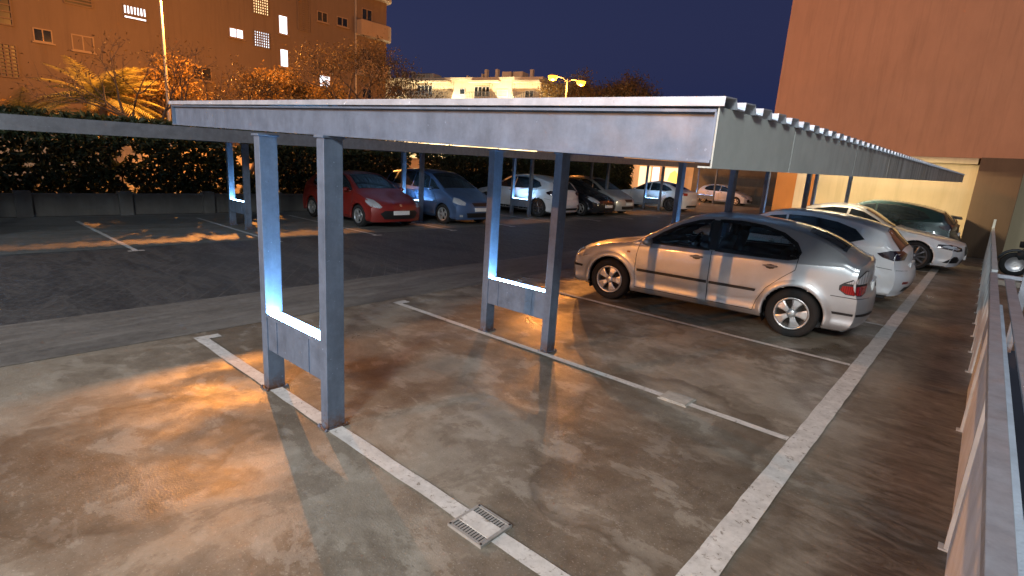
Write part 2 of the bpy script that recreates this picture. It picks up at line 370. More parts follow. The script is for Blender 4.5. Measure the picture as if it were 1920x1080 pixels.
for i,w in enumerate(widths):
    y2=min(y+w,19.62)
    mb=MB(); xa,xb=5.075,5.081
    d0,d1=-.012,.187
    mb.hexa([T(xa,y,2.025+d0),T(xb,y,2.025+d0),T(xb,y2-.006,2.025+d0),T(xa,y2-.006,2.025+d0)],[T(xa,y,2.025+d1),T(xb,y,2.025+d1),T(xb,y2-.006,2.025+d1),T(xa,y2-.006,2.025+d1)])
    mb.hexa([T(5.03,y,2.025+d0-.006),T(xb,y,2.025+d0-.006),T(xb,y2-.006,2.025+d0-.006),T(5.03,y2-.006,2.025+d0-.006)],[T(5.03,y,2.025+d0),T(xb,y,2.025+d0),T(xb,y2-.006,2.025+d0),T(5.03,y2-.006,2.025+d0)])
    mb.build('fascia_panel',M_fascia,root)
    y=y2
    if y>=19.6: break
root2,T2,zb2,slab2=canopy('carport','dark steel carport across the aisle over the red and blue cars',-5.88,2.03,-10.8,1.98,-14,29,[-1.6,3.75,9.15,14.6,20.2,25.8],(-8.72,-7.80),beamh=.165,lit=lambda i:True)
# third carport, across the far end of the lot
root3,T3,zb3,slab3=canopy('carport','distant steel carport at the end of the lot over the small white car',-14.5,2.05,-5.6,2.05,38.5,44,[38.9],(-11.3,-9.9),beamh=.2)
# ------------------------------------------------------------------ drain covers
M_grate=simple('galvanised_cover',(.33,.33,.31),.5,.3,.2,12,True,bmp=.2)
def drain(x0,x1,y0,y1,label,band):
    r=empty('drain_cover',((x0+x1)/2,(y0+y1)/2,0),0,label,'drain cover')
    a=(x1-x0)/2; b=(y1-y0)/2; mb=MB()
    mb.box(-a,a,-b,-b+.018,.0,.018); mb.box(-a,a,b-.018,b,.0,.018); mb.box(-a,-a+.018,-b+.018,b-.018,0,.018); mb.box(a-.018,a,-b+.018,b-.018,0,.018)
    n=11
    for i in range(n):
        x=-a+.03+(2*a-.06)*i/(n-1); mb.box(x-.006,x+.006,-b+.018,b-.018,.0,.014)
    mb.build('grate',M_grate,r)
    mb=MB(); mb.box(-a+.018,a-.018,-.055,.055,.0145,.0185); mb.build('painted_band',M_line,r)
    mb=MB(); mb.box(-a+.018,a-.018,-b+.018,b-.018,.0105,.0115); mb.build('sump',M_black,r)
    mb=MB()
    for sx in (-1,1):
        for sy in (-1,1): mb.lathe([(0,.021),(.007,.0205),(.007,.0182)],(sx*(a-.011),sy*(b-.011),0),'z',8)
    mb.build('screw',M_black,r)
drain(3.925,4.185,-.125,.125,'square slotted drain cover crossed by the white line in the foreground',1)
r=empty('drain_cover',(4.055,2.53,0),0,'plain dirty inspection cover on the second white line','drain cover')
mb=MB(); mb.box(-.12,.12,-.10,.10,.002,.017); mb.box(-.135,.135,-.115,.115,0,.010); mb.build('lid',simple('dirty_cover',(.36,.35,.31),.7,0,.3,10,True,bmp=.3),r,bevel=.003)
# ------------------------------------------------------------------ cars
def cmr(P,sub):      # Catmull-Rom through tuples
    out=[];n=len(P)
    for i in range(n-1):
        p0=P[max(i-1,0)];p1=P[i];p2=P[i+1];p3=P[min(i+2,n-1)]
        for k in range(sub):
            t=k/sub
            out.append(tuple(.5*((2*b)+(-a+c)*t+(2*a-5*b+4*c-d)*t*t+(-a+3*b-3*c+d)*t**3) for a,b,c,d in zip(p0,p1,p2,p3)))
    out.append(tuple(P[-1])); return out
def interp(T,x):
    if x<=T[0][0]: return T[0][1]
    for (a,b),(c,d) in zip(T,T[1:]):
        if x<=c: return b+(d-b)*(x-a)/(c-a)
    return T[-1][1]
class Body:
    def __init__(s,sp):
        s.sp=sp; L=s.L=sp['L']; Wd=sp['W']/2; H=max(z for x,z in sp['top']); zl=sp.get('zlow',.19)
        belt=sp['belt']; inset=sp.get('inset',.25); nb=sp.get('nosebulge',.36); tb=sp.get('tailbulge',.30)
        prof=cmr(sp['top'],sp.get('sub',7)); arches=sp['axles']; Ra=sp['arch']
        n=len(prof); rings=[]
        i_n=next(i for i,p in enumerate(prof) if p[1]>.55 and p[0]>.08)
        i_t=max(i for i,p in enumerate(prof) if p[1]>.55 and p[0]<L-.14)
        nose=[(z,x) for x,z in prof[:i_n+1]]; tail=[(z,x) for x,z in prof[i_t:][::-1]]
        for si,(xt,zt) in enumerate(prof):
            q=abs((xt-L/2)/(L/2)); hw=Wd*(1-.055*q**5)
            bz=interp(belt,xt); crown=.055
            g=max(0,min(1,(zt-bz-.06)/(H-bz-.06)))
            hood=1-min(1,g*6)
            cz=zt-crown*(1-.3*hood)
            b=min(bz,cz-.02)
            wr=(hw-.055)*hood+(hw-inset*(g**.75)-.03)*(1-hood) if g>0 else hw-.055
            pts=[(0,zt),(.45*wr,zt-.14*crown),(.8*wr,zt-.48*crown),(wr*.95,zt-.78*crown),(wr,cz-.012 if g>.05 else cz)]
            wb=hw-.032
            if g>.02:
                pts.append(((wr*.55+wb*.45)+.012,(cz+b)/2))
            else: pts.append(((wr+wb)/2+.004,(cz+b)/2-.002))
            pts.append((wb,b))
            k=max(.02,(b-zl)/(bz-zl))
            for (dw,z) in ((.012,bz-.07),(.0,.62),(.006,.48),(.02,.36),(.012,.27),(.045,zl+.02),(.10,zl)):
                z=min(z,bz-.05); pts.append((hw-dw,zl+(z-zl)*k))
            pts.append((hw*.5,zl))
            pts=cmr(pts,5); ring=[]
            for (y,z) in pts+[(0,zl)]:
                z=max(z,zl); y=min(y,hw+.004)
                ring.append([interp(nose,z) if si<i_n else interp(tail,z) if si>i_t else xt,y,z])
            rings.append(ring)
        m_=len(rings[0]); vs=[]; idx={}
        def warp(x,y,z):
            u=abs(y)/Wd
            e=max(0,1-x/.8); x+=nb*(u**2.8)*e**1.2*.75
            e=max(0,1-(L-x)/.7); x-=tb*(u**3.2)*e**1.2*.75
            if y and z<.9:
                for ax in arches:
                    d=math.hypot(x-ax,z-sp['rw']); y+=math.copysign(.018*math.exp(-((d-Ra-.02)/.05)**2),y) if u>.8 else 0
            return (x,y,z)
        for i,r in enumerate(rings):
            for j,(x,y,z) in enumerate(r): idx[(i,j,1)]=len(vs); vs.append(warp(x,y,z))
            for j,(x,y,z) in enumerate(r):
                if j in (0,m_-1): idx[(i,j,-1)]=idx[(i,j,1)]
                else: idx[(i,j,-1)]=len(vs); vs.append(warp(x,-y,z))
        fs=[]
        for i in range(n-1):
            for j in range(m_-1):
                fs.append((idx[i,j,1],idx[i+1,j,1],idx[i+1,j+1,1],idx[i,j+1,1]))
                fs.append((idx[i,j,-1],idx[i,j+1,-1],idx[i+1,j+1,-1],idx[i+1,j,-1]))
        for i in (0,n-1):
            lp=[idx[i,j,1] for j in range(m_)]+[idx[i,j,-1] for j in range(m_-2,0,-1)]
            fs.append(tuple(lp if i==0 else lp[::-1]))
        s.vs=vs; s.fs=fs; s.tree=BVHTree.FromPolygons([Vector(v) for v in vs],fs)
    def hit(s,o,d):
        r=s.tree.ray_cast(Vector(o),Vector(d)); return (r[0],r[1]) if r[0] is not None else None
    def side(s,x,z,sg,off):
        h=s.hit((x,sg*3,z),(0,-sg,0))
        if not h: return None
        n=h[1]; n=n if n.y*sg>0 else -n
        return h[0]+n*off
def insetpoly(P,d):
    n=len(P); A=sum(P[i][0]*P[(i+1)%n][1]-P[(i+1)%n][0]*P[i][1] for i in range(n)); sg=1 if A>0 else -1; out=[]
    for i in range(n):
        a=Vector(P[i-1]);b=Vector(P[i]);c=Vector(P[(i+1)%n])
        e1=(b-a).normalized();e2=(c-b).normalized(); nn=Vector((-(e1.y+e2.y),(e1.x+e2.x)))*sg
        if nn.length<1e-6: out.append(tuple(b)); continue
        nn.normalize(); out.append(tuple(b+nn*d))
    return out
def patch(body,P,org,u,v,d,off,grid=.09,smooth=0,mb=None,maxd=9):
    """project the 2-D outline P (in axes u,v through org) along d on to the body"""
    if smooth:
        Q=P+[P[0]]; n=len(P); out=[]
        for i in range(n):
            p0,p1,p2,p3=P[i-1],P[i],P[(i+1)%n],P[(i+2)%n]
            for k in range(smooth):
                t=k/smooth; out.append(tuple(.5*((2*b)+(-a+c)*t+(2*a-5*b+4*c-dd)*t*t+(-a+3*b-3*c+dd)*t**3) for a,b,c,dd in zip(p0,p1,p2,p3)))
        P=out
    dense=[]
    for i in range(len(P)):
        a=P[i];b=P[(i+1)%len(P)];k=max(1,int(math.dist(a,b)/grid))
        for j in range(k): dense.append((a[0]+(b[0]-a[0])*j/k,a[1]+(b[1]-a[1])*j/k))
    xs=[p[0] for p in dense];ys=[p[1] for p in dense]
    def inside(x,y):
        c=False;n=len(dense);j=n-1
        for i in range(n):
            xi,yi=dense[i];xj,yj=dense[j]
            if (yi>y)!=(yj>y) and x<(xj-xi)*(y-yi)/(yj-yi)+xi: c=not c
            j=i
        return c
    pts=list(dense); gx=min(xs)+grid/2
    while gx<max(xs):
        gy=min(ys)+grid/2
        while gy<max(ys):
            if inside(gx,gy) and min(math.dist((gx,gy),q) for q in dense)>grid*.35: pts.append((gx,gy))
            gy+=grid
        gx+=grid
    ed=[(i,(i+1)%len(dense)) for i in range(len(dense))]
    V,E_,F,*_=delaunay_2d_cdt([Vector(p) for p in pts],ed,[],1,1e-5)
    F=[f for f in F if inside(sum(V[i].x for i in f)/len(f),sum(V[i].y for i in f)/len(f))]
    org,u,v,d=Vector(org),Vector(u),Vector(v),Vector(d).normalized(); W3=[]
    for p in V:
        o=org+u*p.x+v*p.y; h=body.hit(o,d)
        if not h: W3.append(None); continue
        n=h[1] if h[1].dot(d)<0 else -h[1]
        W3.append(h[0]+n*off)
    used={};vs=[];fs=[]
    for f in F:
        if any(W3[i] is None for i in f): continue
        if max((W3[f[0]]-W3[i]).length for i in f)>grid*6+.05: continue
        g=[]
        for i in f:
            if i not in used: used[i]=len(vs); vs.append(W3[i])
            g.append(used[i])
        fs.append(tuple(g))
    mb=mb or MB()
    # orient outward
    ff=[]
    for f in fs:
        n=(vs[f[1]]-vs[f[0]]).cross(vs[f[2]]-vs[f[0]]); ff.append(f if n.dot(d)<0 else f[::-1])
    return mb.add(vs,ff,True)
def wheel(parent,x,y,sg,rw,tw,rimmat,spokes=5,fat=.5,tyre_r=None,rimf=.66,detail=True):
    w=empty('wheel',(x,y,rw)); w.parent=parent
    k=sg
    t=MB(); rr=rw*rimf
    t.lathe([(rr-.012,k*-tw),(rr+.01,k*-.008),(rr+.02,k*.004),(rw-.035,k*.006),(rw-.008,k*-.012),(rw,k*-.035),(rw,k*-(tw-.03)),(rw-.02,k*-tw),(rr-.012,k*-tw)],(0,0,0),n=40)
    t.build('tyre',M_rubber,w)
    r=MB()
    r.lathe([(rr+.008,k*-.012),(rr+.010,k*.002),(rr-.004,k*.005),(rr-.018,k*-.006),(rr-.022,k*-.05),(rr-.03,k*-tw*.9)],(0,0,0),n=40)
    r.lathe([(0,k*.002),(.03,k*0),(.052,k*-.006),(.062,k*-.022),(.062,k*-.05)],(0,0,0),n=20)
    for i in range(spokes):
        q=2*math.pi*i/spokes+.3; hw0=math.pi/spokes*fat*.75; 
        a0=.045; a1=rr-.012
        def P(rad,ang,yy): return (rad*math.sin(q+ang),k*yy,rad*math.cos(q+ang))
        w0=.022+.010*fat; w1=a1*math.tan(hw0)
        secs=[(a0,w0,-.010),(.5*(a0+a1),(w0+w1)*.42,-.004),(a1,w1,-.010)]
        vs=[]
        for rad,ww,yy in secs:
            an=math.atan2(ww,rad); vs+=[P(rad,-an,yy-.005),P(rad,-an*.7,yy),P(rad,an*.7,yy),P(rad,an,yy-.005),P(rad,an,yy-.03),P(rad,-an,yy-.03)]
        fs=[(6*a+b,6*a+(b+1)%6,6*a+6+(b+1)%6,6*a+6+b) for a in range(2) for b in range(6)]
        r.add(vs,fs)
    r.build('rim',rimmat,w)
    d=MB(); d.lathe([(0,k*-.055),(rr*.72,k*-.055),(rr*.72,k*-.075),(0,k*-.075)],(0,0,0),n=28); d.lathe([(0,k*-.08),(rr-.02,k*-.08)],(0,0,0),n=28)
    d.build('brake_disc',M_brake,w)
    return w
def inpoly(x,y,Q):
    c=False;j=len(Q)-1
    for i in range(len(Q)):
        xi,yi=Q[i];xj,yj=Q[j]
        if (yi>y)!=(yj>y) and x<(xj-xi)*(y-yi)/(yj-yi)+xi: c=not c
        j=i
    return c
def car(name,label,sp,P,cat='car',group=None,loc=(0,0),rz=0,sc=1,sides=(1,-1)):
    """local x runs nose to tail from -L/2; the thing's empty stands on the ground at the car's centre"""
    B=Body(sp); L=sp['L']; root=empty(name,(loc[0],loc[1],0.0),rz,label,cat,group); root.scale=(sc,sc,sc)
    def put(mb,nm,mat,par=root,**k):
        if not mb.f: return None
        mb.v=[(v[0]-L/2,v[1],v[2]) for v in mb.v]; o=mb.build(nm,mat,par,recalc=False,**k); return o
    V_=[Vector(v) for v in B.vs]; keep=[]; gmat=M_clear if sp.get('cabin') else M_glass
    holes=[insetpoly(q,.028 if sum(q[i][0]*q[(i+1)%len(q)][1]-q[(i+1)%len(q)][0]*q[i][1] for i in range(len(q)))>0 or 1 else -.028) for q in sp['windows']]; tops=[]
    for key in ('ws','rw_'):
        x0,w0,x1,w1=sp[key]; d_=.03 if x1>x0 else -.03; tops.append([(x0+d_,-w0+.04),(x1-d_,-w1+.04),(x1-d_,w1-.04),(x0+d_,w0-.04)])
    for f in B.fs:
        if len(f)==4:
            c=(V_[f[0]]+V_[f[1]]+V_[f[2]]+V_[f[3]])/4
            if (V_[f[2]]-V_[f[0]]).cross(V_[f[3]]-V_[f[1]]).length<2e-7: continue
            if abs(c.y)>sp['W']/2-.24 and any(math.hypot(c.x-ax,c.z-sp['rw'])<sp['arch']+.008 for ax in sp['axles']): continue
        if sp.get('cabin') and len(f)==4:
            if abs(c.y)>.42 and c.z>.9 and any(inpoly(c.x,c.z,q) for q in holes): continue
            if c.z>.98 and any(inpoly(c.x,c.y,q) for q in tops): continue
        keep.append(f)
    body=MB(); body.add(B.vs,keep,True); bo=put(body,'body',P); me=bo.data
    bm=bmesh.new(); bm.from_mesh(me); bmesh.ops.remove_doubles(bm,verts=bm.verts,dist=.0004); bmesh.ops.dissolve_degenerate(bm,dist=.0003,edges=bm.edges)
    bmesh.ops.delete(bm,geom=[v for v in bm.verts if not v.link_faces],context='VERTS'); bmesh.ops.recalc_face_normals(bm,faces=bm.faces)
    for f in bm.faces: f.smooth=True
    bm.to_mesh(me); bm.free()
    try: me.set_sharp_from_angle(angle=R(38))
    except Exception: pass
    # rolled arch lips, painted, over dark wheel wells
    for ax in sp['axles']:
        for sg in (1,-1):
            mb=MB(); rows=[]; Ra=sp['arch']
            for k in range(49):
                q=math.pi*(-.20+1.40*k/48); row=[]
                for rad,off in ((Ra+.075,.0008),(Ra+.035,.005),(Ra+.008,.008),(Ra,.004)):
                    x=ax+rad*math.cos(q); z=sp['rw']+rad*math.sin(q)
                    p=B.side(x,z,sg,off) if z>sp.get('zlow',.19)+.012 else None
                    row.append(p)
                if any(p is None for p in row): continue
                p=row[-1]; row.append(Vector((p.x,p.y-sg*.05,p.z))); rows.append(row)
            vs=[p for r_ in rows for p in r_]; m5=5
            mb.add(vs,[(i*m5+j,i*m5+j+1,(i+1)*m5+j+1,(i+1)*m5+j)[::(1 if sg>0 else -1)] for i in range(len(rows)-1) for j in range(m5-1)],True)
            put(mb,'wheel_arch',P)
            mb=MB(); w0=sp['W']/2-.27; w1=sp['W']/2-.045; n=24; ring=[]
            for k in range(n+1):
                q=math.pi*(-.16+1.32*k/n); ring.append((ax+(Ra+.02)*math.cos(q),sp['rw']+(Ra+.02)*math.sin(q)))
            mb.add([(x,sg*w0,z) for x,z in ring]+[(x,sg*w1,z) for x,z in ring],[(k,k+1,n+2+k,n+1+k) for k in range(n)]+[tuple(range(n+1))],True)
            put(mb,'wheel_well',M_black)
    if sp.get('cabin'):
        # dark lining just inside the shell, then seats, wheel and dashboard
        N_={}
        for f in keep:
            nn=(V_[f[1]]-V_[f[0]]).cross(V_[f[2]]-V_[f[0]])
            for i in f: N_[i]=N_.get(i,Vector())+nn
        mid=Vector((L*.52,0,.9)); vs=[]
        for i,v in enumerate(V_):
            n_=N_.get(i,Vector()); n_=n_.normalized() if n_.length>1e-12 else Vector()
            if n_.dot(v-mid)<0: n_=-n_
            vs.append(v-n_*.022)
        fl=[f for f in keep if len(f)==4 and 1.0<V_[f[0]].x<L-.3]
        mb=MB(); mb.add(vs,fl,True); put(mb,'cabin_lining',M_lining)
        def blob(cx,cy,cz,a,b_,c_,nm,tilt=0,n=10,par=root):
            mb=MB(); vs=[]
            for i in range(n+1):
                t=-math.pi/2+math.pi*i/n
                for j in range(16):
                    q=2*math.pi*j/16; ex=lambda u:math.copysign(abs(u)**.5,u)
                    x=a*ex(math.cos(t))*ex(math.cos(q)); y=b_*ex(math.cos(t))*ex(math.sin(q)); z=c_*ex(math.sin(t)); vs.append((cx+x*math.cos(tilt)+z*math.sin(tilt),cy+y,cz-x*math.sin(tilt)+z*math.cos(tilt)))
            mb.add(vs,[(i*16+j,i*16+(j+1)%16,(i+1)*16+(j+1)%16,(i+1)*16+j) for i in range(n) for j in range(16)],True); return put(mb,nm,M_cloth,par)
        for cy in (-.36,.36):
            blob(2.02,cy,.62,.27,.24,.10,'seat_cushion'); blob(2.32,cy,.90,.07,.23,.30,'seat_back',.28); blob(2.43,cy,1.25,.045,.12,.085,'headrest',.2)
            blob(3.20,cy,1.07,.04,.11,.06,'headrest',.2)
        blob(3.10,0,.86,.08,.62,.22,'rear_seat',.3); blob(1.38,0,.83,.22,.66,.13,'dashboard')
        mb=MB(); cxw,cyw,czw=1.72,.36,.90
        mb.tube([(cxw+.10*math.sin(a)*.5,cyw+.18*math.cos(a),czw+.165*math.sin(a)) for a in [2*math.pi*k/20 for k in range(21)]],.015,6,cap=False); mb.tube([(cxw-.05,cyw-.16,czw),(cxw-.06,cyw,czw),(cxw-.05,cyw+.16,czw)],.018,6); mb.tube([(cxw-.06,cyw,czw),(cxw-.28,cyw,czw-.1)],.03,6)
        put(mb,'steering_wheel',M_black)
    # glass on the sides
    for sg in sides:
        for W_ in sp['windows']:
            if sp.get('cabin'):
                mb=MB(); Wd_=[]
                for i in range(len(W_)):
                    a,b=W_[i],W_[(i+1)%len(W_)]; Wd_+=[(a[0]+(b[0]-a[0])*k/8,a[1]+(b[1]-a[1])*k/8) for k in range(8)]
                O_=insetpoly(Wd_,-.014); I_=insetpoly(Wd_,.032); vs=[];ok=True
                for o1,o2 in zip(O_,I_):
                    p1=B.side(*o1,sg,.003); p2=B.side(*o2,sg,.0045); ok=ok and p1 is not None and p2 is not None; vs+=[p1,p2]
                n=len(O_)
                if ok: mb.add(vs,[(2*i,2*i+1,(2*i+3)%(2*n),(2*i+2)%(2*n)) for i in range(n)],True); put(mb,'window_seal',M_black)
            else: put(patch(B,insetpoly(W_,-.014),(0,sg*3,0),(1,0,0),(0,0,1),(0,-sg,0),.003,smooth=sp.get('wsm',0)),'window_seal',M_black)
            put(patch(B,W_,(0,sg*3,0),(1,0,0),(0,0,1),(0,-sg,0),.006,smooth=sp.get('wsm',0)),'window',gmat)
    for nm,key in (('windshield','ws'),('rear_window','rw_')):
        if key in sp:
            x0,w0,x1,w1=sp[key]; q=[(x0,-w0),(x1,-w1),(x1+.01,0),(x1,w1),(x0,w0),(x0-.03,0)]
            if not sp.get('cabin'): put(patch(B,insetpoly(q,-.018),(0,0,4),(1,0,0),(0,1,0),(0,0,-1),.003),'window_seal',M_black)
            put(patch(B,q,(0,0,4),(1,0,0),(0,1,0),(0,0,-1),.006),nm,gmat)
    # lamps, grille, strips projected along any direction
    for it in sp.get('front',[]):
        nm,mat,poly=it[:3]; off=it[3] if len(it)>3 else .006; sy=it[4] if len(it)>4 else True
        for sg in ((1,-1) if sy else (1,)):
            put(patch(B,[(a*sg,b) for a,b in poly],(-3,0,0),(0,1,0),(0,0,1),(1,0,0),off,.05),nm,mat)
    for it in sp.get('rear',[]):
        nm,mat,poly=it[:3]; off=it[3] if len(it)>3 else .006; sy=it[4] if len(it)>4 else True
        for sg in ((1,-1) if sy else (1,)):
            put(patch(B,[(a*sg,b) for a,b in poly],(L+3,0,0),(0,1,0),(0,0,1),(-1,0,0),off,.05),nm,mat)
    for it in sp.get('flank',[]):
        nm,mat,poly=it[:3]; off=it[3] if len(it)>3 else .006
        for sg in sides:
            put(patch(B,poly,(0,sg*3,0),(1,0,0),(0,0,1),(0,-sg,0),off,.06),nm,mat)
    for it in sp.get('corner',[]):   # diagonal view of a rear ('r') or front ('f') corner: t along the corner, z up
        nm,mat,end,poly=it[:4]; off=it[4] if len(it)>4 else .006
        for sg in (1,-1):
            if end=='r': d=Vector((-1,-sg*.9,0)).normalized(); c=Vector((L-.12,sg*(sp['W']/2-.12),0))
            else: d=Vector((1,-sg*.9,0)).normalized(); c=Vector((.16,sg*(sp['W']/2-.14),0))
            u=Vector((0,0,1)).cross(d)*(sg if end=='r' else -sg)
            put(patch(B,poly,c-d*3,u,(0,0,1),d,off,.05),nm,mat)
    # shut lines
    for sg in sides:
        mb=MB()
        for pl in sp.get('seams',[]):
            pp=[]
            for i in range(len(pl)-1):
                for k in range(7):
                    a,b=pl[i],pl[i+1]; t=k/7; pp.append(B.side(a[0]+(b[0]-a[0])*t,a[1]+(b[1]-a[1])*t,sg,.0006))
            pp.append(B.side(*pl[-1],sg,.0006)); pp=[p for p in pp if p is not None]
            if len(pp)>2: mb=MB(); mb.tube(pp,.0042,5); put(mb,'door_seam',M_black)
        for hx,hz in sp.get('handles',[]):
            p=B.side(hx,hz,sg,.012)
            if p is None: continue
            mb=MB(); mb.tube([p+Vector((-.09,-sg*.012,-.004)),p+Vector((-.06,sg*.006,0)),p+Vector((.05,sg*.008,.002)),p+Vector((.085,-sg*.012,.0))],[.008,.013,.013,.008],8)
            put(mb,'door_handle',sp.get('handlemat',P))
            mb=MB(); patch(B,[(hx-.07+.13*(.5-.5*math.cos(a*.785)) if 0 else hx+.06*math.cos(a*.785),hz-.006+.032*math.sin(a*.785)) for a in range(8)],(0,sg*3,0),(1,0,0),(0,0,1),(0,-sg,0),.003,.03,mb=mb)
            put(mb,'handle_recess',M_black)
        mx,mz=sp['mirror']; p=B.side(mx,mz,sg,0)
        if p is not None:
            mb=MB(); c=p+Vector((0,sg*.13,.035))
            vs=[];n=10
            for i,(xx,r_) in enumerate(((-.07,.35),(-.05,.8),(-.01,1),(.035,1),(.045,.9))):
                for j in range(n):
                    q=2*math.pi*j/n; vs.append(c+Vector((xx,sg*.095*r_*math.cos(q)*(1 if abs(math.cos(q))<.8 else 1),.062*r_*math.sin(q))))
            mb.add(vs,[(a*n+j,a*n+(j+1)%n,(a+1)*n+(j+1)%n,(a+1)*n+j) for a in range(4) for j in range(n)]+[tuple(range(n)),tuple(range(4*n,5*n))],True)
            mb.tube([p+Vector((0,-sg*.02,-.01)),c+Vector((0,-sg*.05,-.03))],[.022,.018],8)
            put(mb,'side_mirror',sp.get('mirrormat',P))
    for e,key in ((-1,'plate_f'),(1,'plate_r')):
        if key in sp:
            z=sp[key]; h=B.hit((-3,0,z),(1,0,0)) if e<0 else B.hit((L+3,0,z),(-1,0,0))
            if h:
                x=h[0].x; mb=MB(); mb.box(x-.02 if e<0 else x-.012,x+.012 if e<0 else x+.02,-.26,.26,z-.055,z+.055); put(mb,'number_plate',M_plate,bevel=.003)
    if sp.get('wiper',True):
        pass
    for ax in sp['axles']:
        for sg in (1,-1):
            wheel(root,ax-L/2,sg*(sp['W']/2-.012),sg,sp['rw'],.205,sp.get('rim',M_alloy),sp.get('spokes',5),sp.get('fat',.6),rimf=sp.get('rimf',.66))
    # dark underside
    mb=MB(); mb.box(.35,L-.3,-sp['W']/2+.22,sp['W']/2-.22,.15,.21); put(mb,'underbody',M_black)
    return root,B,put
# main car: silver five door hatch
SIL=dict(cabin=True,L=4.18,W=1.74,axles=(.845,3.36),rw=.308,arch=.352,sub=8,inset=.235,
 top=[(.05,.20),(.015,.30),(.0,.42),(.012,.52),(.045,.60),(.10,.665),(.24,.745),(.48,.82),(.78,.885),(1.05,.935),(1.17,.975),(1.42,1.13),(1.68,1.285),(1.92,1.385),(2.15,1.425),(2.45,1.435),(2.8,1.42),(3.12,1.385),(3.40,1.325),(3.62,1.245),(3.82,1.15),(3.96,1.075),(4.055,1.035),(4.095,.985),(4.11,.88),(4.115,.76),(4.135,.66),(4.172,.60),(4.18,.48),(4.17,.36),(4.12,.25),(4.03,.205)],
 belt=[(0,.62),(.5,.80),(1.1,.90),(2.2,.925),(3.3,.965),(3.9,.99),(4.18,.90)],tailbulge=.24,
 windows=[[(1.36,.945),(1.55,1.09),(1.78,1.225),(2.02,1.315),(2.20,1.345),(2.24,.955),(1.8,.948)],
          [(2.33,.958),(2.29,1.35),(2.55,1.36),(2.85,1.335),(3.10,1.27),(3.27,1.17),(3.335,1.07),(3.31,1.0),(3.22,.975),(2.9,.965)]],
 ws=(1.24,.64,1.88,.51),rw_=(3.36,.50,3.80,.60),
 seams=[[(1.27,.93),(1.24,.75),(1.235,.5),(1.26,.27),(2.2,.265)],[(2.285,.95),(2.29,.6),(2.30,.27),(2.9,.265)],[(3.33,1.02),(3.32,.86),(3.18,.74),(3.02,.58),(2.93,.40),(2.90,.27)],
        [(3.74,.62),(4.12,.615)],[(.38,.60),(.05,.58)]],
 handles=[(2.10,.845),(3.03,.865)],mirror=(1.42,.935),handlemat=simple('handle_grey',(.30,.30,.30),.4),
 flank=[('rub_strip',M_black,[(1.27,.512),(2.28,.512),(2.28,.550),(1.27,.550)],.014),('rub_strip',M_black,[(2.31,.512),(2.90,.514),(2.91,.550),(2.31,.550)],.014),
        ('pillar_trim',M_black,[(2.238,.957),(2.335,.960),(2.296,1.345),(2.20,1.342)],.005),
        ('bumper_strip',M_black,[(3.79,.40),(4.10,.40),(4.10,.430),(3.78,.430)],.008),('bumper_strip',M_black,[(.10,.44),(.36,.43),(.37,.465),(.10,.475)],.008),
        ('side_indicator',M_amber,[(1.09,.76),(1.14,.76),(1.14,.785),(1.09,.785)],.006)],
 corner=[('lamp_bezel',M_black,'r',[(-.18,.652),(.0,.642),(.10,.677),(.145,.78),(.155,.86),(.142,.94),(.045,.945),(-.09,.873),(-.205,.79),(-.235,.755),(-.235,.70)],.004),
         ('taillight',M_tail,'r',[(-.17,.66),(-.02,.65),(.09,.685),(.13,.765),(-.21,.755),(-.225,.70)],.009),
         ('reversing_lens',M_head,'r',[(-.19,.785),(.135,.79),(.15,.86),(.135,.93),(.05,.935),(-.08,.865)],.009),
         ('headlight',M_head,'f',[(-.22,.60),(.10,.57),(.14,.66),(-.02,.70),(-.20,.70)],.010)],
 front=[('grille',M_black,[(-.2,.56),(.2,.56),(.24,.63),(-.24,.63)],.006,False),('lower_grille',M_black,[(-.45,.27),(.45,.27),(.48,.37),(-.48,.37)],.006,False)],
 rear=[('bumper_strip',M_black,[(.3,.40),(.75,.40),(.75,.43),(.3,.43)],.008)],
 plate_r=.72,plate_f=.42,rim=M_alloy,spokes=5,fat=.78,rimf=.64)
P_silver=paint('silver_paint',(.43,.455,.475),.55,.32)
car('silver_hatchback','silver five door hatchback with black rub strips, parked nearest in the row',SIL,P_silver,loc=(2.78,6.35),rz=R(5.5),sc=1.035)
def variant(base,**k): d=dict(base); d.update(k); return d
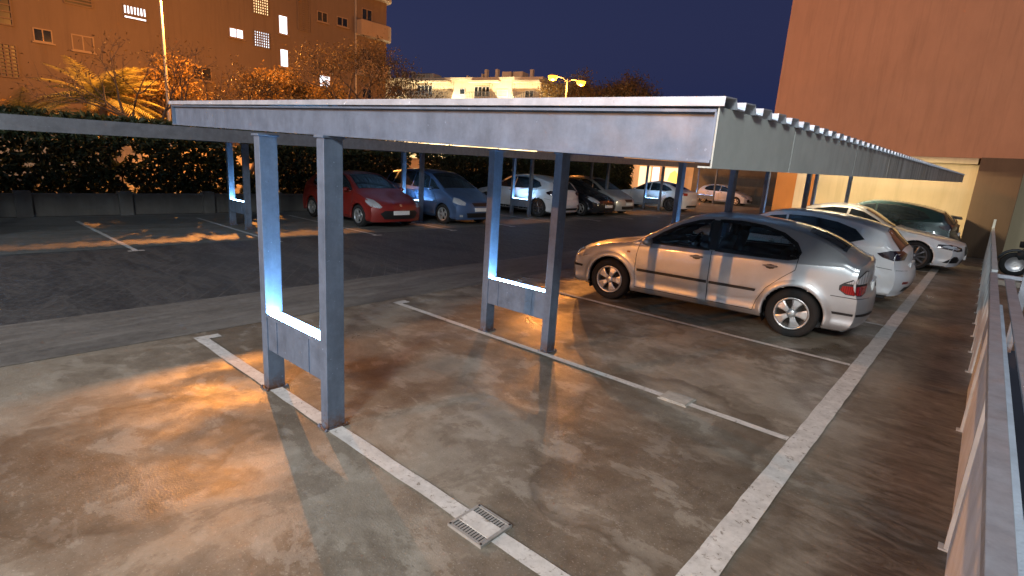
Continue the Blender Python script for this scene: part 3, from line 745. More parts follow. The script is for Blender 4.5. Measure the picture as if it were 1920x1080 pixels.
# crossover style white hatch with blacked windows
XOV=dict(L=4.38,W=1.82,axles=(.90,3.56),rw=.335,arch=.385,sub=6,inset=.24,zlow=.22,
 top=[(.06,.23),(.02,.34),(.0,.48),(.012,.62),(.05,.72),(.13,.80),(.40,.88),(.85,.95),(1.15,1.01),(1.5,1.22),(1.85,1.42),(2.15,1.51),(2.5,1.535),(3.0,1.51),(3.45,1.44),(3.80,1.35),(3.93,1.30),(4.05,1.17),(4.19,1.04),(4.25,.97),(4.27,.88),(4.29,.74),(4.35,.64),(4.38,.50),(4.35,.36),(4.28,.24)],
 belt=[(0,.68),(.5,.86),(1.1,.95),(2.4,.99),(3.4,1.04),(4.0,1.07),(4.38,.90)],
 windows=[[(1.40,1.00),(1.70,1.19),(2.02,1.36),(2.28,1.40),(2.30,1.01)],[(2.36,1.01),(2.34,1.41),(2.75,1.41),(3.15,1.36),(3.45,1.27),(3.62,1.13),(3.45,1.075),(2.9,1.03)]],
 ws=(1.26,.66,1.92,.54),rw_=(3.92,.55,4.16,.66),
 seams=[[(1.30,.97),(1.27,.7),(1.30,.32),(3.0,.30)],[(2.33,1.0),(2.34,.6),(2.33,.3)],[(3.45,1.03),(3.30,.8),(3.1,.55),(3.0,.3)],[(3.85,.70),(4.3,.66)]],
 handles=[(2.16,.92),(3.2,.95)],mirror=(1.48,.99),
 corner=[('taillight',M_dtail,'r',[(-.34,.93),(-.20,.99),(.10,.985),(.22,.93),(.12,.84),(-.16,.83),(-.28,.87)],.010),
         ('headlight',M_head,'f',[(-.24,.72),(.12,.68),(.15,.76),(-.22,.82)],.010)],
 front=[('grille',M_black,[(-.42,.58),(.42,.58),(.36,.74),(-.36,.74)],.006,False),('lower_grille',M_black,[(-.5,.30),(.5,.30),(.55,.42),(-.55,.42)],.006,False)],
 rear=[('lower_bumper',M_black,[(-.62,.30),(.62,.30),(.58,.38),(-.58,.38)],.006,False),('reflector',M_tail,[(.52,.44),(.70,.44),(.70,.48),(.52,.48)],.006)],
 flank=[('sill_cladding',M_black,[(1.30,.25),(3.1,.25),(3.1,.31),(1.30,.31)],.006)],
 plate_r=.72,plate_f=.48,rim=M_alloy_dark,spokes=10,fat=.6,rimf=.7)
P_white=paint('white_paint',(.74,.75,.76),.0,.28)
car('white_hatchback','white hatchback with dark tail lamps, parked directly behind the silver hatchback',XOV,P_white,loc=(2.93,9.75),rz=R(0),sc=.985)
# low saloon with long bonnet
SAL=dict(L=4.5,W=1.80,axles=(.93,3.64),rw=.335,arch=.375,sub=6,inset=.26,zlow=.17,
 top=[(.10,.18),(.05,.28),(.0,.42),(.0,.54),(.03,.64),(.10,.70),(.45,.79),(.95,.88),(1.35,.945),(1.65,1.08),(2.0,1.27),(2.3,1.38),(2.6,1.42),(3.0,1.40),(3.4,1.31),(3.8,1.15),(4.05,1.05),(4.3,1.02),(4.42,.98),(4.46,.86),(4.47,.70),(4.5,.55),(4.48,.38),(4.42,.2)],
 belt=[(0,.60),(.6,.78),(1.3,.90),(2.4,.93),(3.6,.97),(4.2,.95),(4.5,.85)],
 windows=[[(1.60,.945),(1.85,1.09),(2.15,1.24),(2.42,1.30),(2.46,.95)],[(2.52,.95),(2.50,1.305),(2.85,1.30),(3.2,1.23),(3.5,1.12),(3.68,1.02),(3.4,.98)]],
 ws=(1.46,.66,2.12,.53),rw_=(3.4,.52,3.92,.60),
 seams=[[(1.48,.92),(1.42,.7),(1.42,.28),(3.0,.26)],[(2.49,.94),(2.50,.3)],[(3.5,.95),(3.3,.7),(3.1,.45),(3.05,.27)]],
 handles=[(2.34,.85),(3.3,.88)],mirror=(1.68,.93),
 corner=[('headlight',M_dtail,'f',[(-.34,.60),(.02,.53),(.20,.55),(.16,.62),(-.10,.675),(-.32,.675)],.008),('headlight_lens',M_head,'f',[(-.28,.625),(-.02,.57),(.10,.585),(.02,.615),(-.20,.66)],.012),
         ('air_intake',M_black,'f',[(-.22,.26),(.16,.27),(.18,.34),(.05,.42),(-.06,.42)],.008),
         ('taillight',M_tail,'r',[(-.22,.80),(.12,.80),(.14,.92),(-.12,.94)],.008)],
 front=[('grille',M_black,[(-.36,.42),(.36,.42),(.44,.54),(.36,.64),(-.36,.64),(-.44,.54)],.006,False),('lower_grille',M_black,[(-.40,.24),(.40,.24),(.40,.33),(-.40,.33)],.006,False),
        ('grille_emblem',M_chrome,[(.09*math.cos(a*.785),.53+.09*math.sin(a*.785)) for a in range(8)],.016,False)],
 rear=[('lower_bumper',M_black,[(-.6,.24),(.6,.24),(.6,.34),(-.6,.34)],.006,False)],
 plate_f=.38,plate_r=.62,rim=M_alloy_dark,spokes=10,fat=.4,rimf=.76)
car('white_saloon','white long-nosed saloon facing the rail with dark angular headlights and big dark wheels',SAL,P_white,loc=(3.22,16.0),rz=R(180),sc=1.07)
P_teal=paint('dark_green_paint',(.012,.034,.038),.35,.25)
HAT=variant(XOV,rim=M_alloy,handles=[(2.16,.92),(3.2,.95)])
car('dark_green_hatchback','dark blue-green hatchback parked last in the row before the cream wall',HAT,P_teal,loc=(3.05,19.2),rz=R(0),sc=1.07)
# far row
P_red=paint('red_paint',(.22,.018,.013),.1,.3)
RED=variant(SIL,cabin=False,L=4.05,W=1.72,axles=(.82,3.30),rw=.30,arch=.345,sub=6,
 top=[(.06,.20),(.02,.30),(.0,.42),(.01,.54),(.05,.64),(.13,.71),(.35,.80),(.7,.90),(.98,.99),(1.25,1.14),(1.6,1.33),(1.9,1.43),(2.2,1.465),(2.6,1.46),(3.0,1.42),(3.4,1.34),(3.62,1.24),(3.80,1.04),(3.90,.90),(3.94,.74),(3.99,.62),(4.04,.50),(4.03,.34),(3.98,.20)],
 windows=[[(1.16,.96),(1.45,1.14),(1.78,1.31),(2.06,1.37),(2.10,.97)],[(2.16,.97),(2.12,1.375),(2.6,1.375),(3.0,1.32),(3.25,1.19),(3.3,1.04),(3.1,.985)]],
 ws=(1.10,.64,1.74,.53),rw_=(3.58,.52,3.80,.60),mirror=(1.26,.95),handles=[(1.98,.87),(3.0,.89)],
 seams=[[(1.10,.93),(1.09,.6),(1.12,.27),(2.9,.26)],[(2.13,.95),(2.15,.27)],[(3.2,1.0),(3.1,.75),(2.9,.5),(2.85,.27)]],
 flank=[],rear=[],
 corner=[('headlight',M_head,'f',[(-.30,.70),(-.14,.60),(.10,.56),(.16,.60),(.05,.68),(-.10,.76),(-.30,.80)],.010),('taillight',M_tail,'r',[(-.14,.75),(.08,.75),(.08,.98),(-.08,1.0)],.010)],
 front=[('grille',M_black,[(-.50,.27),(.50,.27),(.62,.42),(.50,.50),(-.50,.50),(-.62,.42)],.006,False),('emblem',M_chrome,[(-.05,.62),(0,.60),(.05,.62),(.03,.67),(-.03,.67)],.010,False)],
 plate_f=.44,fat=.5,handlemat=P_red)
car('red_hatchback','dark red hatchback facing the aisle, leftmost of the cars across the aisle',RED,P_red,loc=(-8.55,7.45),rz=R(180),sc=1.02)
P_blue=paint('blue_paint',(.08,.14,.27),.45,.3)
MPV=variant(RED,L=4.2,W=1.75,rw=.305,sub=6,axles=(.84,3.44),
 top=[(.06,.20),(.02,.30),(.0,.44),(.02,.58),(.07,.70),(.20,.80),(.5,.92),(.85,1.05),(1.15,1.22),(1.5,1.42),(1.85,1.56),(2.2,1.61),(2.7,1.62),(3.2,1.58),(3.7,1.50),(3.92,1.38),(4.05,1.15),(4.12,.92),(4.14,.7),(4.19,.55),(4.18,.35),(4.12,.2)],
 belt=[(0,.66),(.5,.88),(1.1,.98),(2.4,.99),(3.6,1.02),(4.2,.9)],
 windows=[[(1.05,1.05),(1.22,1.12),(1.50,1.30),(1.60,1.34),(1.52,1.05)],[(1.58,1.05),(1.68,1.38),(2.0,1.47),(2.36,1.50),(2.38,1.06)],[(2.44,1.06),(2.42,1.50),(2.9,1.50),(3.3,1.46),(3.4,1.1)],[(3.46,1.12),(3.40,1.45),(3.7,1.40),(3.85,1.16)]],
 ws=(.98,.68,1.72,.56),rw_=(3.9,.55,4.08,.63),mirror=(1.30,1.02),handles=[(2.22,.9),(3.25,.93)],
 seams=[[(1.30,.95),(1.12,.7),(1.15,.27),(2.9,.26)],[(2.41,1.0),(2.42,.27)],[(3.4,1.0),(3.25,.75),(3.0,.5),(2.95,.27)]],handlemat=P_blue,
 corner=[('headlight',M_head,'f',[(-.24,.70),(-.06,.64),(.14,.62),(.16,.70),(-.04,.80),(-.22,.84)],.010),('fog_light',M_head,'f',[(-.02,.28),(.08,.28),(.08,.34),(-.02,.34)],.010),('taillight',M_tail,'r',[(-.14,.85),(.08,.85),(.08,1.2),(-.08,1.2)],.010)],
 front=[('grille',M_black,[(-.28,.60),(.28,.60),(.34,.70),(-.34,.70)],.006,False),('lower_grille',M_black,[(-.5,.26),(.5,.26),(.55,.40),(-.55,.40)],.006,False)],plate_f=.50)
car('blue_people_carrier','metallic blue people carrier facing the aisle beside the red hatchback',MPV,P_blue,loc=(-8.35,10.35),rz=R(180),sc=1.02)
P_whiteb=paint('pearl_paint',(.66,.67,.69),.05,.28)
SUV=variant(XOV,L=4.4,handlemat=P_whiteb)
car('white_crossover','white crossover parked tail towards the aisle, beside the blue people carrier',SUV,P_whiteb,loc=(-9.05,15.9),rz=R(0),sc=1.07)
P_black=paint('black_paint',(.010,.012,.018),.2,.2)
car('black_car','black hatchback facing the aisle behind the second lit post',RED|dict(handlemat=P_black,fat=.4),P_black,loc=(-8.6,18.4),rz=R(180),sc=1.07)
P_grey=paint('grey_paint',(.38,.39,.40),.4,.3)
car('grey_car','pale grey car mostly hidden behind the black hatchback',MPV|dict(handlemat=P_grey),P_grey,loc=(-8.9,20.75),rz=R(180),sc=1.02)
car('white_coupe','white coupe parked tail towards the aisle near the far end of the lot',SAL|dict(rim=M_alloy_dark),P_whiteb,loc=(-9.0,27.4),rz=R(0),sc=1.12)
car('small_white_car','small white car lit blue by the lamps under the distant carport',RED|dict(handlemat=P_white),P_white,loc=(-9.9,41.2),rz=R(180),sc=1.02)
# ------------------------------------------------------------------ right-hand building
def wallmat(name,c,var=.12,sc=.5,rough=.85,fine=.3):
    M,t,b=nmat(name); v=coords(t,(1,1,1),True); n=noise(t,v,sc,5,.6); n2=noise(t,coords(t,(1,1,.3),True),2.6,6,.65); n3=noise(t,v,60,4,.6)
    lo=tuple(x*(1-var) for x in c); hi=tuple(min(1,x*(1+var)) for x in c)
    col=mixc(t,.4,ramp(t,n,[(.35,lo),(.65,hi)]),ramp(t,n2,[(.35,lo),(.7,hi)]))
    n4=noise(t,coords(t,(1.6,1.6,.10),True),2.2,6,.7); col=mixc(t,ramp(t,n4,[(.50,0),(.72,.38)]),col,tuple(x*.55 for x in c))
    t.links.new(col,b.inputs['Base Color']); b.inputs['Roughness'].default_value=rough; bump(t,b,n3,fine,.006); return M
M_terra=wallmat('terracotta_render',(.46,.225,.12),.13,.18)
M_cream=wallmat('cream_render',(.52,.43,.26),.10)
M_brownp=wallmat('brown_render',(.115,.068,.035),.12)
M_ochre=wallmat('ochre_render',(.42,.17,.045),.10)
M_pale=wallmat('pale_render',(.56,.47,.33),.12,.25)
M_brick=wallmat('brown_facade',(.125,.088,.058),.12,.12)
M_dark=simple('dark_opening',(.012,.012,.014),.3)
M_frame=simple('window_frame',(.5,.5,.48),.5)
bl=empty('apartment_block',(4,26,0),0,'windowless terracotta block on cream ground floor walls beyond the carport','building')
def lb(nm,mat,x0,x1,y0,y1,z0,z1,par=bl,o=(4,26,0),bev=0):
    mb=MB(); mb.box(x0-o[0],x1-o[0],y0-o[1],y1-o[1],z0-o[2],z1-o[2]); return mb.build(nm,mat,par,bevel=bev)
lb('upper_wall',M_terra,-1.70,22,23.0,44,3.20,22,bev=.02)
lb('cornice',M_cream,3.0,5.25,22.93,23.2,3.0,3.197)
lb('cornice',M_cream,6.5,22,22.93,23.2,3.0,3.197)
lb('ground_floor_wall',M_cream,.25,22,23.45,40,0,2.998)
lb('pier',M_ochre,-.05,.248,23.3,24,0,3.198); lb('pier',M_pale,-.46,-.052,23.3,24,0,3.198); lb('pier',M_ochre,-1.25,-.462,23.3,24,0,3.198)
lb('pier',M_cream,-1.66,-1.28,33,33.5,0,3.198)
lb('downpipe_box',M_brownp,5.35,6.42,20.75,23.44,0,3.12,bev=.01)
mb=MB(); mb.box(-.2,16,-.12,0,0,.12); 
tag(mb.build('kerb',wallmat('kerb_concrete',(.34,.33,.29),.15,2),loc=(6.2,14.6,0),bevel=.02),kind='structure')
mb=MB(); mb.box(-.2,16,-.12,0,0,.12); tag(mb.build('kerb',bpy.data.materials['kerb_concrete'],loc=(6.2,18.2,0),bevel=.02),kind='structure')
# ------------------------------------------------------------------ railing beside the ramp
M_rail=steel('rail_paint',(.34,.36,.40),.15); M_cpick=simple('cream_metal',(.50,.53,.52),.5,0,.15,4,True)
M_rough=wallmat('parapet_render',(.52,.60,.70),.2,3,.9,.8)
ra=empty('railing',(6.05,0,0),0,'long metal railing with cream uprights along the right edge above the ramp','railing')
mb=MB(); mb.box(-.04,.03,-3.0,7.55,.975,1.0); mb.box(-.04,-.034,-3,7.55,.945,.975); mb.build('top_rail',M_rail,ra,bevel=.003)
mb=MB(); mb.box(-.03,.03,7.55,20.2,1.0,1.03); mb.build('top_rail',M_cpick,ra)
mb=MB(); mb.box(.11,.20,-3.0,7.55,.93,.95); mb.build('outer_rail',M_rail,ra,bevel=.003)
mb=MB(); mb.box(.03,2.6,7.47,7.55,.94,.985); mb.build('end_rail',M_rail,ra)
mb=MB(); mb.box(.28,.36,7.44,7.52,0,1.35); mb.build('end_post',M_rail,ra)
y=-2.4
while y<20.2:
    mb=MB()
    mb.box(-.035,.005,y,y+.05,.0,.945 if y<7.4 else 1.0); mb.box(-.060,.02,y-.01,y+.06,0,.010)
    mb.build('post',M_cpick,ra); y+=2.08 if y<5.5 else 1.04
mb=MB(); mb.box(-.03,.03,20.15,20.21,1.0,1.28); mb.box(-.015,.015,20.17,20.2,0,1.0); mb.build('end_post',M_cpick,ra)
# parapet below the near part of the rail
mb=MB(); mb.box(6.035,6.12,-3,5.2,0.0,.93)
wpo=mb.build('parapet_wall',M_rough); tag(wpo,'rough cream parapet panel under the near end of the railing','wall')
mb=MB(); rnd=random.Random(3)
pk=MB()
yy=5.25
while yy<20:
    pk.box(6.045,6.06,yy,yy+.02,.05,.99); yy+=.26
tag(pk.build('picket_panel',M_cpick),None); bpy.data.objects['picket_panel'].parent=ra; bpy.data.objects['picket_panel'].matrix_parent_inverse=Matrix.Translation((-6.05,0,0))
# ------------------------------------------------------------------ bins and scooter near the end wall
M_bin=simple('bin_plastic',(.035,.04,.042),.5); M_or=simple('orange_plastic',(.5,.10,.02),.5)
bn=empty('wheelie_bin',(4.95,20.3,0),0,'dark wheelie bin with an orange load under its lid, beside the brown pillar','bin')
mb=MB(); mb.hexa([(-.24,-.26,.08),(.24,-.26,.08),(.24,.26,.08),(-.24,.26,.08)],[(-.30,-.34,1.0),(.30,-.34,1.0),(.30,.34,1.0),(-.30,.34,1.0)]); mb.build('bin_body',M_bin,bn,bevel=.02)
mb=MB(); mb.hexa([(-.33,-.37,1.24),(.33,-.37,1.18),(.33,.37,1.18),(-.33,.37,1.24)],[(-.30,-.33,1.31),(.30,-.33,1.25),(.30,.33,1.25),(-.30,.33,1.31)]); mb.build('lid',M_bin,bn,bevel=.02)
mb=MB(); mb.hexa([(-.25,-.30,1.0),(.25,-.30,1.0),(.25,.30,1.0),(-.25,.30,1.0)],[(-.2,-.25,1.19),(.2,-.24,1.17),(.2,.25,1.17),(-.2,.25,1.2)]); mb.build('bag',M_or,bn,bevel=.06)
for s_ in (-1,1):
    mb=MB(); mb.lathe([(.02,-.02),(.1,-.02),(.1,.03),(.02,.03)],(.22,s_*.25,.1)); mb.build('wheel',M_rubber,bn)
sc_=empty('motor_scooter',(7.22,16.8,0),R(4),'scooter seen wheel-on behind the railing at the right edge','scooter')
for x in (-.62,.62):
    mb=MB(); mb.lathe([(.19,-.05),(.27,-.055),(.30,-.03),(.31,0),(.30,.03),(.27,.055),(.19,.05),(.19,-.05)],(x,0,.31)); t_=mb.build('wheel',M_rubber,sc_)
    mb=MB(); mb.lathe([(.0,-.03),(.05,-.035),(.18,-.02),(.195,-.04),(.195,.04),(.18,.02),(.05,.035),(0,.03)],(x,0,.31)); mb.build('rim',M_alloy,t_)
    mb=MB(); mb.tube([(x+.36*math.cos(a),0,.31+.36*math.sin(a)) for a in [i*math.pi/10 for i in range(1,10)]],.035,8); mb.build('mudguard',M_bin,sc_)
mb=MB(); mb.tube([(-.62,0,.5),(-.3,0,.72),(.1,0,.70),(.3,0,.42)],[.1,.17,.14,.10],12); mb.tube([(.3,0,.35),(-.2,0,.33)],[.12,.12],10); mb.tube([(.34,0,.38),(.46,0,.75),(.42,0,1.0)],[.12,.15,.07],12); mb.build('body_shell',M_bin,sc_)
mb=MB(); mb.tube([(-.62,0,.82),(-.3,0,.84),(.05,0,.80)],[.08,.11,.07],10); mb.build('saddle',M_rubber,sc_)
mb=MB(); mb.tube([(.40,-.34,1.08),(.44,-.12,1.03),(.44,.12,1.03),(.40,.34,1.08)],.017,8); mb.tube([(.62,0,.31),(.44,0,1.03)],.03,8); mb.build('handlebar',M_chrome,sc_)
# ------------------------------------------------------------------ low wall and hedge behind the far carport
M_lowwall=wallmat('boundary_wall',(.13,.125,.115),.25,1.2)
lw=empty('boundary_wall',(-11.6,0,0),0,'low dark boundary wall with piers under the hedge, behind the far carport','wall')
mb=MB(); mb.box(-.1,.1,-20,30,0,.50); mb.box(-.13,.13,-20,30,.50,.55); mb.build('wall_panel',M_lowwall,lw)
y=-18.5
while y<29.5:
    mb=MB(); mb.box(-.05,.22,y,y+.3,0,.62); mb.build('pier',M_lowwall,lw); y+=2.05
def foliage(name,c,tr=.0):
    M,t,b=nmat(name); g=node(t,'ShaderNodeNewGeometry'); r=node(t,'ShaderNodeValToRGB')
    e=r.color_ramp.elements; e[0].color=tuple(x*.55 for x in c)+(1,); e[1].color=tuple(min(1,x*1.5) for x in c)+(1,)
    t.links.new(g.outputs['Random Per Island'],r.inputs[0]); t.links.new(r.outputs[0],b.inputs['Base Color']); b.inputs['Roughness'].default_value=.55
    try: b.inputs['Transmission Weight'].default_value=0
    except Exception: pass
    ad=node(t,'ShaderNodeBsdfTranslucent'); t.links.new(r.outputs[0],ad.inputs[0]); mx=node(t,'ShaderNodeMixShader'); mx.inputs[0].default_value=.35
    out=t.nodes['Material Output']; t.links.new(b.outputs[0],mx.inputs[1]); t.links.new(ad.outputs[0],mx.inputs[2]); t.links.new(mx.outputs[0],out.inputs[0]); return M
F_hedge=foliage('hedge_leaves',(.035,.05,.02)); F_tree=foliage('tree_leaves',(.085,.055,.022)); F_amber=foliage('amber_leaves',(.20,.12,.03)); F_palm=foliage('palm_fronds',(.26,.24,.08)); F_far=foliage('far_leaves',(.09,.06,.025))
M_bark=simple('bark',(.09,.06,.04),.9,0,.3,8,bmp=.6)
def leaf(mb,p,s,rnd,droop=0):
    a=Vector((rnd.gauss(0,1),rnd.gauss(0,1),rnd.gauss(0,1)-droop)).normalized(); b=a.cross(Vector((rnd.gauss(0,1),rnd.gauss(0,1),rnd.gauss(0,1)))).normalized()
    w=s*.42; p=Vector(p); c=a.cross(b)*s*.12
    mb.add([p-a*s*.5,p+b*w*.5+c,p+a*s*.5,p-b*w*.5+c],[(0,1,2,3)])
rnd=random.Random(11)
hg=empty('hedge',(-12.1,0,0),0,'tall dark hedge above the low wall, lamplight showing through its gaps','hedge')
mb=MB(); n_=0
import mathutils
from mathutils import noise as mnoise
while n_<78000:
    y=rnd.uniform(-16,30); z=rnd.uniform(.5,2.55); x=rnd.uniform(-.28,.28)
    d=mnoise.noise(Vector((y*1.1,z*1.5,3)))+.45*mnoise.noise(Vector((y*3.6,z*3.8,9)))
    th=1.3
    win=0
    for (ya,yb,k) in ((1.9,3.7,1.12),(4.9,6.6,1.18),(7.3,8.0,.9),(11.2,13.2,1.02),(19.5,26,.8),(-1,1.2,.75)):
        if ya<y<yb and z<2.35: win=k*min(1,(y-ya)/.25,(yb-y)/.25)
    if d>th-win: continue
    leaf(mb,(x,y,z),rnd.uniform(.15,.25),rnd); n_+=1
mb.build('leaves',F_hedge,hg)
mb=MB()
for i in range(60):
    y=-15+i*.75+rnd.uniform(-.2,.2); h=rnd.uniform(1.9,2.4); mb.tube([(0,y,.1),(rnd.uniform(-.1,.1),y+rnd.uniform(-.1,.1),h*.5),(rnd.uniform(-.15,.15),y+rnd.uniform(-.25,.25),h)],[.03,.022,.01],5)
mb.build('stems',M_bark,hg)
gw=MB(); gw.box(-26.4,-26.2,-12,34,0,1.9); gw.box(-26.45,-26.15,-12,34,1.9,1.98)  # wall added as a bright orange-lit backdrop to the hedge gaps
tag(gw.build('backdrop_wall',wallmat('backdrop_wall_render',(.50,.40,.26),.2,.8)),'pale wall added to catch lamplight behind the hedge gaps','wall')
# street beyond the hedge
sheet('street',[(-22,-12.6,-60,120)],.0,simple('street_asphalt',(.10,.09,.08),.7,0,.25,2,True))
sheet('pavement',[(-34.8,-22,-60,120)],.0,M_apron)
# ------------------------------------------------------------------ trees
def tree(name,label,loc,H,spread,mat,seed,leaves=2600,ls=.22,trunk=.16,lean=(0,0),levels=4,group=None,cat='tree',fork=.32,crown='loose',bare=.0):
    rnd=random.Random(seed); root=empty(name,loc,0,label,cat,group); tb=MB(); tips=[]
    def grow(p,d,L,r,lv):
        pts=[p]; q=p.copy(); dd=d.copy(); n=4
        for i in range(n):
            dd=(dd+Vector((rnd.gauss(0,.13),rnd.gauss(0,.13),rnd.gauss(0.02,.08)))).normalized(); q=q+dd*L/n; pts.append(q.copy())
            if lv<=1: tips.append(q.copy())
        tb.tube(pts,[r*(1-.5*i/n) for i in range(n+1)],7 if lv>2 else 4,cap=lv==levels)
        if lv==0: tips.append(q); return
        k=rnd.choice((2,3,3)) if lv<levels else 4
        for i in range(k):
            a=2*math.pi*(i+rnd.random()*.6)/k; u=dd.cross(Vector((.3,.2,1))).normalized(); v=dd.cross(u)
            nd=(dd*rnd.uniform(.55,.95)+(u*math.cos(a)+v*math.sin(a))*rnd.uniform(.45,.85)*spread/(H*.5)); nd.z+=.08; nd.normalize()
            grow(q.copy() if i else q.copy(),nd,L*rnd.uniform(.62,.82),r*.52,lv-1)
    d0=Vector((lean[0],lean[1],1)).normalized(); grow(Vector((0,0,0)),d0,H*fork,trunk,levels)
    f_=H/max(t.z for t in tips); f_=f_*.96; tb.v=[(a*f_,b*f_,c*f_) for a,b,c in tb.v]; tips=[t*f_ for t in tips]
    tb.build('trunk',M_bark,root)
    lb_=MB()
    for i in range(leaves):
        t=rnd.choice(tips); g=.28*H/7; lb_v=t+Vector((rnd.gauss(0,g),rnd.gauss(0,g),rnd.gauss(0,g*.8))); leaf(lb_,lb_v,ls*rnd.uniform(.6,1.3),rnd)
    lb_.build('crown',mat,root); return root
GT='trees behind the hedge along the street'
tree('street_tree','broad fine-twigged tree before the right part of the brown block',(-18.5,12.6,0),7.4,2.9,F_tree,3,8000,.12,.2,group=GT,levels=5,fork=.27)
tree('street_tree','dark leaning tree whose trunk crosses the street lamp pole',(-15.2,5.0,0),5.6,2.2,F_tree,5,500,.12,.15,(-.05,-.2),group=GT,levels=5,fork=.33)
tree('street_tree','thin tree just right of the street lamp pole',(-18,7.9,0),5.4,2.6,F_tree,8,4500,.12,.13,group=GT,levels=5,fork=.27)
tree('street_tree','dense orange-lit tree between the lamp pole and the broad tree',(-25.5,14.0,0),6.6,2.8,F_amber,12,9000,.2,.15,group=GT,fork=.28)
tree('street_tree','low glowing tree at the left edge of the photo',(-26,-.6,0),4.6,2.6,F_amber,15,5000,.2,.12,group=GT,fork=.28)
tree('street_tree','spreading amber tree behind the lamp pole',(-28,10.0,0),6.6,3.0,F_amber,33,7000,.2,.15,group=GT,fork=.28)
tree('street_tree','low dark-leaved tree behind the broad tree, under the balconies',(-28,20.0,0),6.0,2.4,F_tree,35,6500,.2,.15,group=GT,fork=.28)
tree('street_tree','bushy tree behind the two distant street lamps',(-30,47.5,0),11.2,2.6,F_amber,21,5000,.26,.22,group=GT,fork=.28)
tree('street_tree','wide dome-shaped dark tree right of the two distant street lamps',(-24.5,49.5,0),11.9,5.6,F_far,27,22000,.26,.26,group=GT,levels=5,fork=.26)
# palm with bright fronds
def palm(loc,label,h=1.7,n=22,Lf=1.9,seed=2):
    rnd=random.Random(seed); root=empty('palm_tree',loc,0,label,'palm'); mb=MB()
    mb.tube([(0,0,0),(.03,.02,h*.5),(0,0,h)],[.2,.17,.15],10); mb.build('trunk',M_bark,root)
    for i in range(n):
        a=2*math.pi*i/n*2.4+rnd.random()*.5; el=rnd.uniform(.15,1.3); mb=MB(); pts=[]
        for k in range(9):
            t=k/8; rr=Lf*t*math.cos(el*(1-.5*t)); z=h+Lf*(math.sin(el)*t-.55*t*t*(1.1-el*.4)); pts.append(Vector((rr*math.cos(a),rr*math.sin(a),z)))
        mb.tube(pts,[.022-.0025*k for k in range(9)],5)
        for k in range(1,9):
            for j in range(3):
                t=(k-1+j/3)/8*8; p=pts[k-1].lerp(pts[k],j/3); d=(pts[k]-pts[k-1]).normalized(); s=d.cross(Vector((0,0,1))).normalized()
                for sg in (1,-1):
                    ll=.52*math.sin(math.pi*min(1,(k+j/3)/9.2))+.12; e=p+(s*sg*.8+d*.7+Vector((0,0,-.25))).normalized()*ll; w=d*.045
                    mb.add([p-w,p+w,e],[(0,1,2)])
        mb.build('frond',F_palm,root)
palm((-24.5,4.7,0),'bushy palm with glowing yellow fronds, left of the lamp pole',3.5,46,2.5)
palm((-27.5,2.2,0),'smaller palm at the left, half behind the bright palm',2.2,26,2.6,6)
palm((-28,7.6,0),'low palm between the bright palm and the lamp pole',1.9,24,2.6,9)
# ------------------------------------------------------------------ street lamps
M_pole=simple('lamp_pole',(.30,.28,.25),.5,.3,.15,3)
def sodium(par,loc,P,col=(1,.38,.075),r=.12,spot=None):
    l=bpy.data.lights.new('lamp_light','POINT'); l.energy=P; l.color=col; l.shadow_soft_size=r
    o=bpy.data.objects.new('lamp_light',l); COL.objects.link(o); o.parent=par; o.location=loc; return o
M_bulb=emis("sodium_bulb",(1,.34,.02),1.0)
def street_lamp(loc,h,label,arms,P,group=None,bs=1,col=(1,.35,.06),rad=.12):
    root=empty('street_lamp',loc,0,label,'street lamp',group); mb=MB()
    mb.lathe([(0,0),(.14,0),(.14,.35),(.09,.40),(.075,2.5),(.05,h)],(0,0,0),'z',14); mb.build('pole',M_pole,root)
    for (dx,dy) in arms:
        a=MB(); a.tube([(0,0,h-.25),(dx*.3,dy*.3,h+.0),(dx*.85,dy*.85,h+.06)],[.035,.03,.03],8); a.build('arm',M_pole,root)
        L=math.hypot(dx,dy); ux,uy=dx/L,dy/L; px_,py_=-uy,ux
        hd=MB()
        def c(t,w,z): return (dx*.8+ux*t+px_*w,dy*.8+uy*t+py_*w,h+z)
        hd.hexa([c(0,-.09,.0),c(.62,-.12,.02),c(.62,.12,.02),c(0,.09,0)],[c(0,-.05,.12),c(.58,-.08,.13),c(.58,.08,.13),c(0,.05,.12)])
        ho=hd.build('lamp_head',M_pole,root,bevel=.02)
        bb=MB(); bb.lathe([(0,-.13*bs),(.08*bs,-.11*bs),(.13*bs,-.05*bs),(.14*bs,.0),(0,.0)],(dx*.8+ux*.36,dy*.8+uy*.36,h+.01),'z',16); bb.build('lamp_glass',M_bulb,ho)
        sodium(root,(dx*.8+ux*.36,dy*.8+uy*.36,h-.10-.13*bs-(.02 if rad>.5 else rad),),P,col,rad)
street_lamp((-23,6.85,0),8.35,'tall street lamp whose orange pole stands before the brown block at the left',[(.6,.8)],1950)
street_lamp((-20,33.0,0),8.55,'distant street lamp with two glowing orange heads beyond the carports',[(-.3,-1.3),(.3,1.3)],520,bs=2.6)  # glass enlarged to stand in for the glare round both heads
street_lamp((-6,-27,0),7.75,'street lamp behind the viewer lighting the side of the silver car',[(.5,.8)],2300)
for x_,y_ in ((-36.5,43.5),(-47,40.5)):  # unseen lamps added to brighten the pale block
    street_lamp((x_,y_,0),6.4,'added whiter street lamp hidden behind the carport roofs, '+('right' if x_>-40 else 'left')+' one lighting the pale block',[(.2,.8)],1500,col=(1,.80,.50))
street_lamp((8.9,-9.6,-3),9.6,'added white street lamp, unseen behind the viewer past the ramp, lighting the near bays',[(-.5,.5)],820,col=(.95,.98,.96),rad=.9)  # unseen lamp added as white fill for the near bays and steel
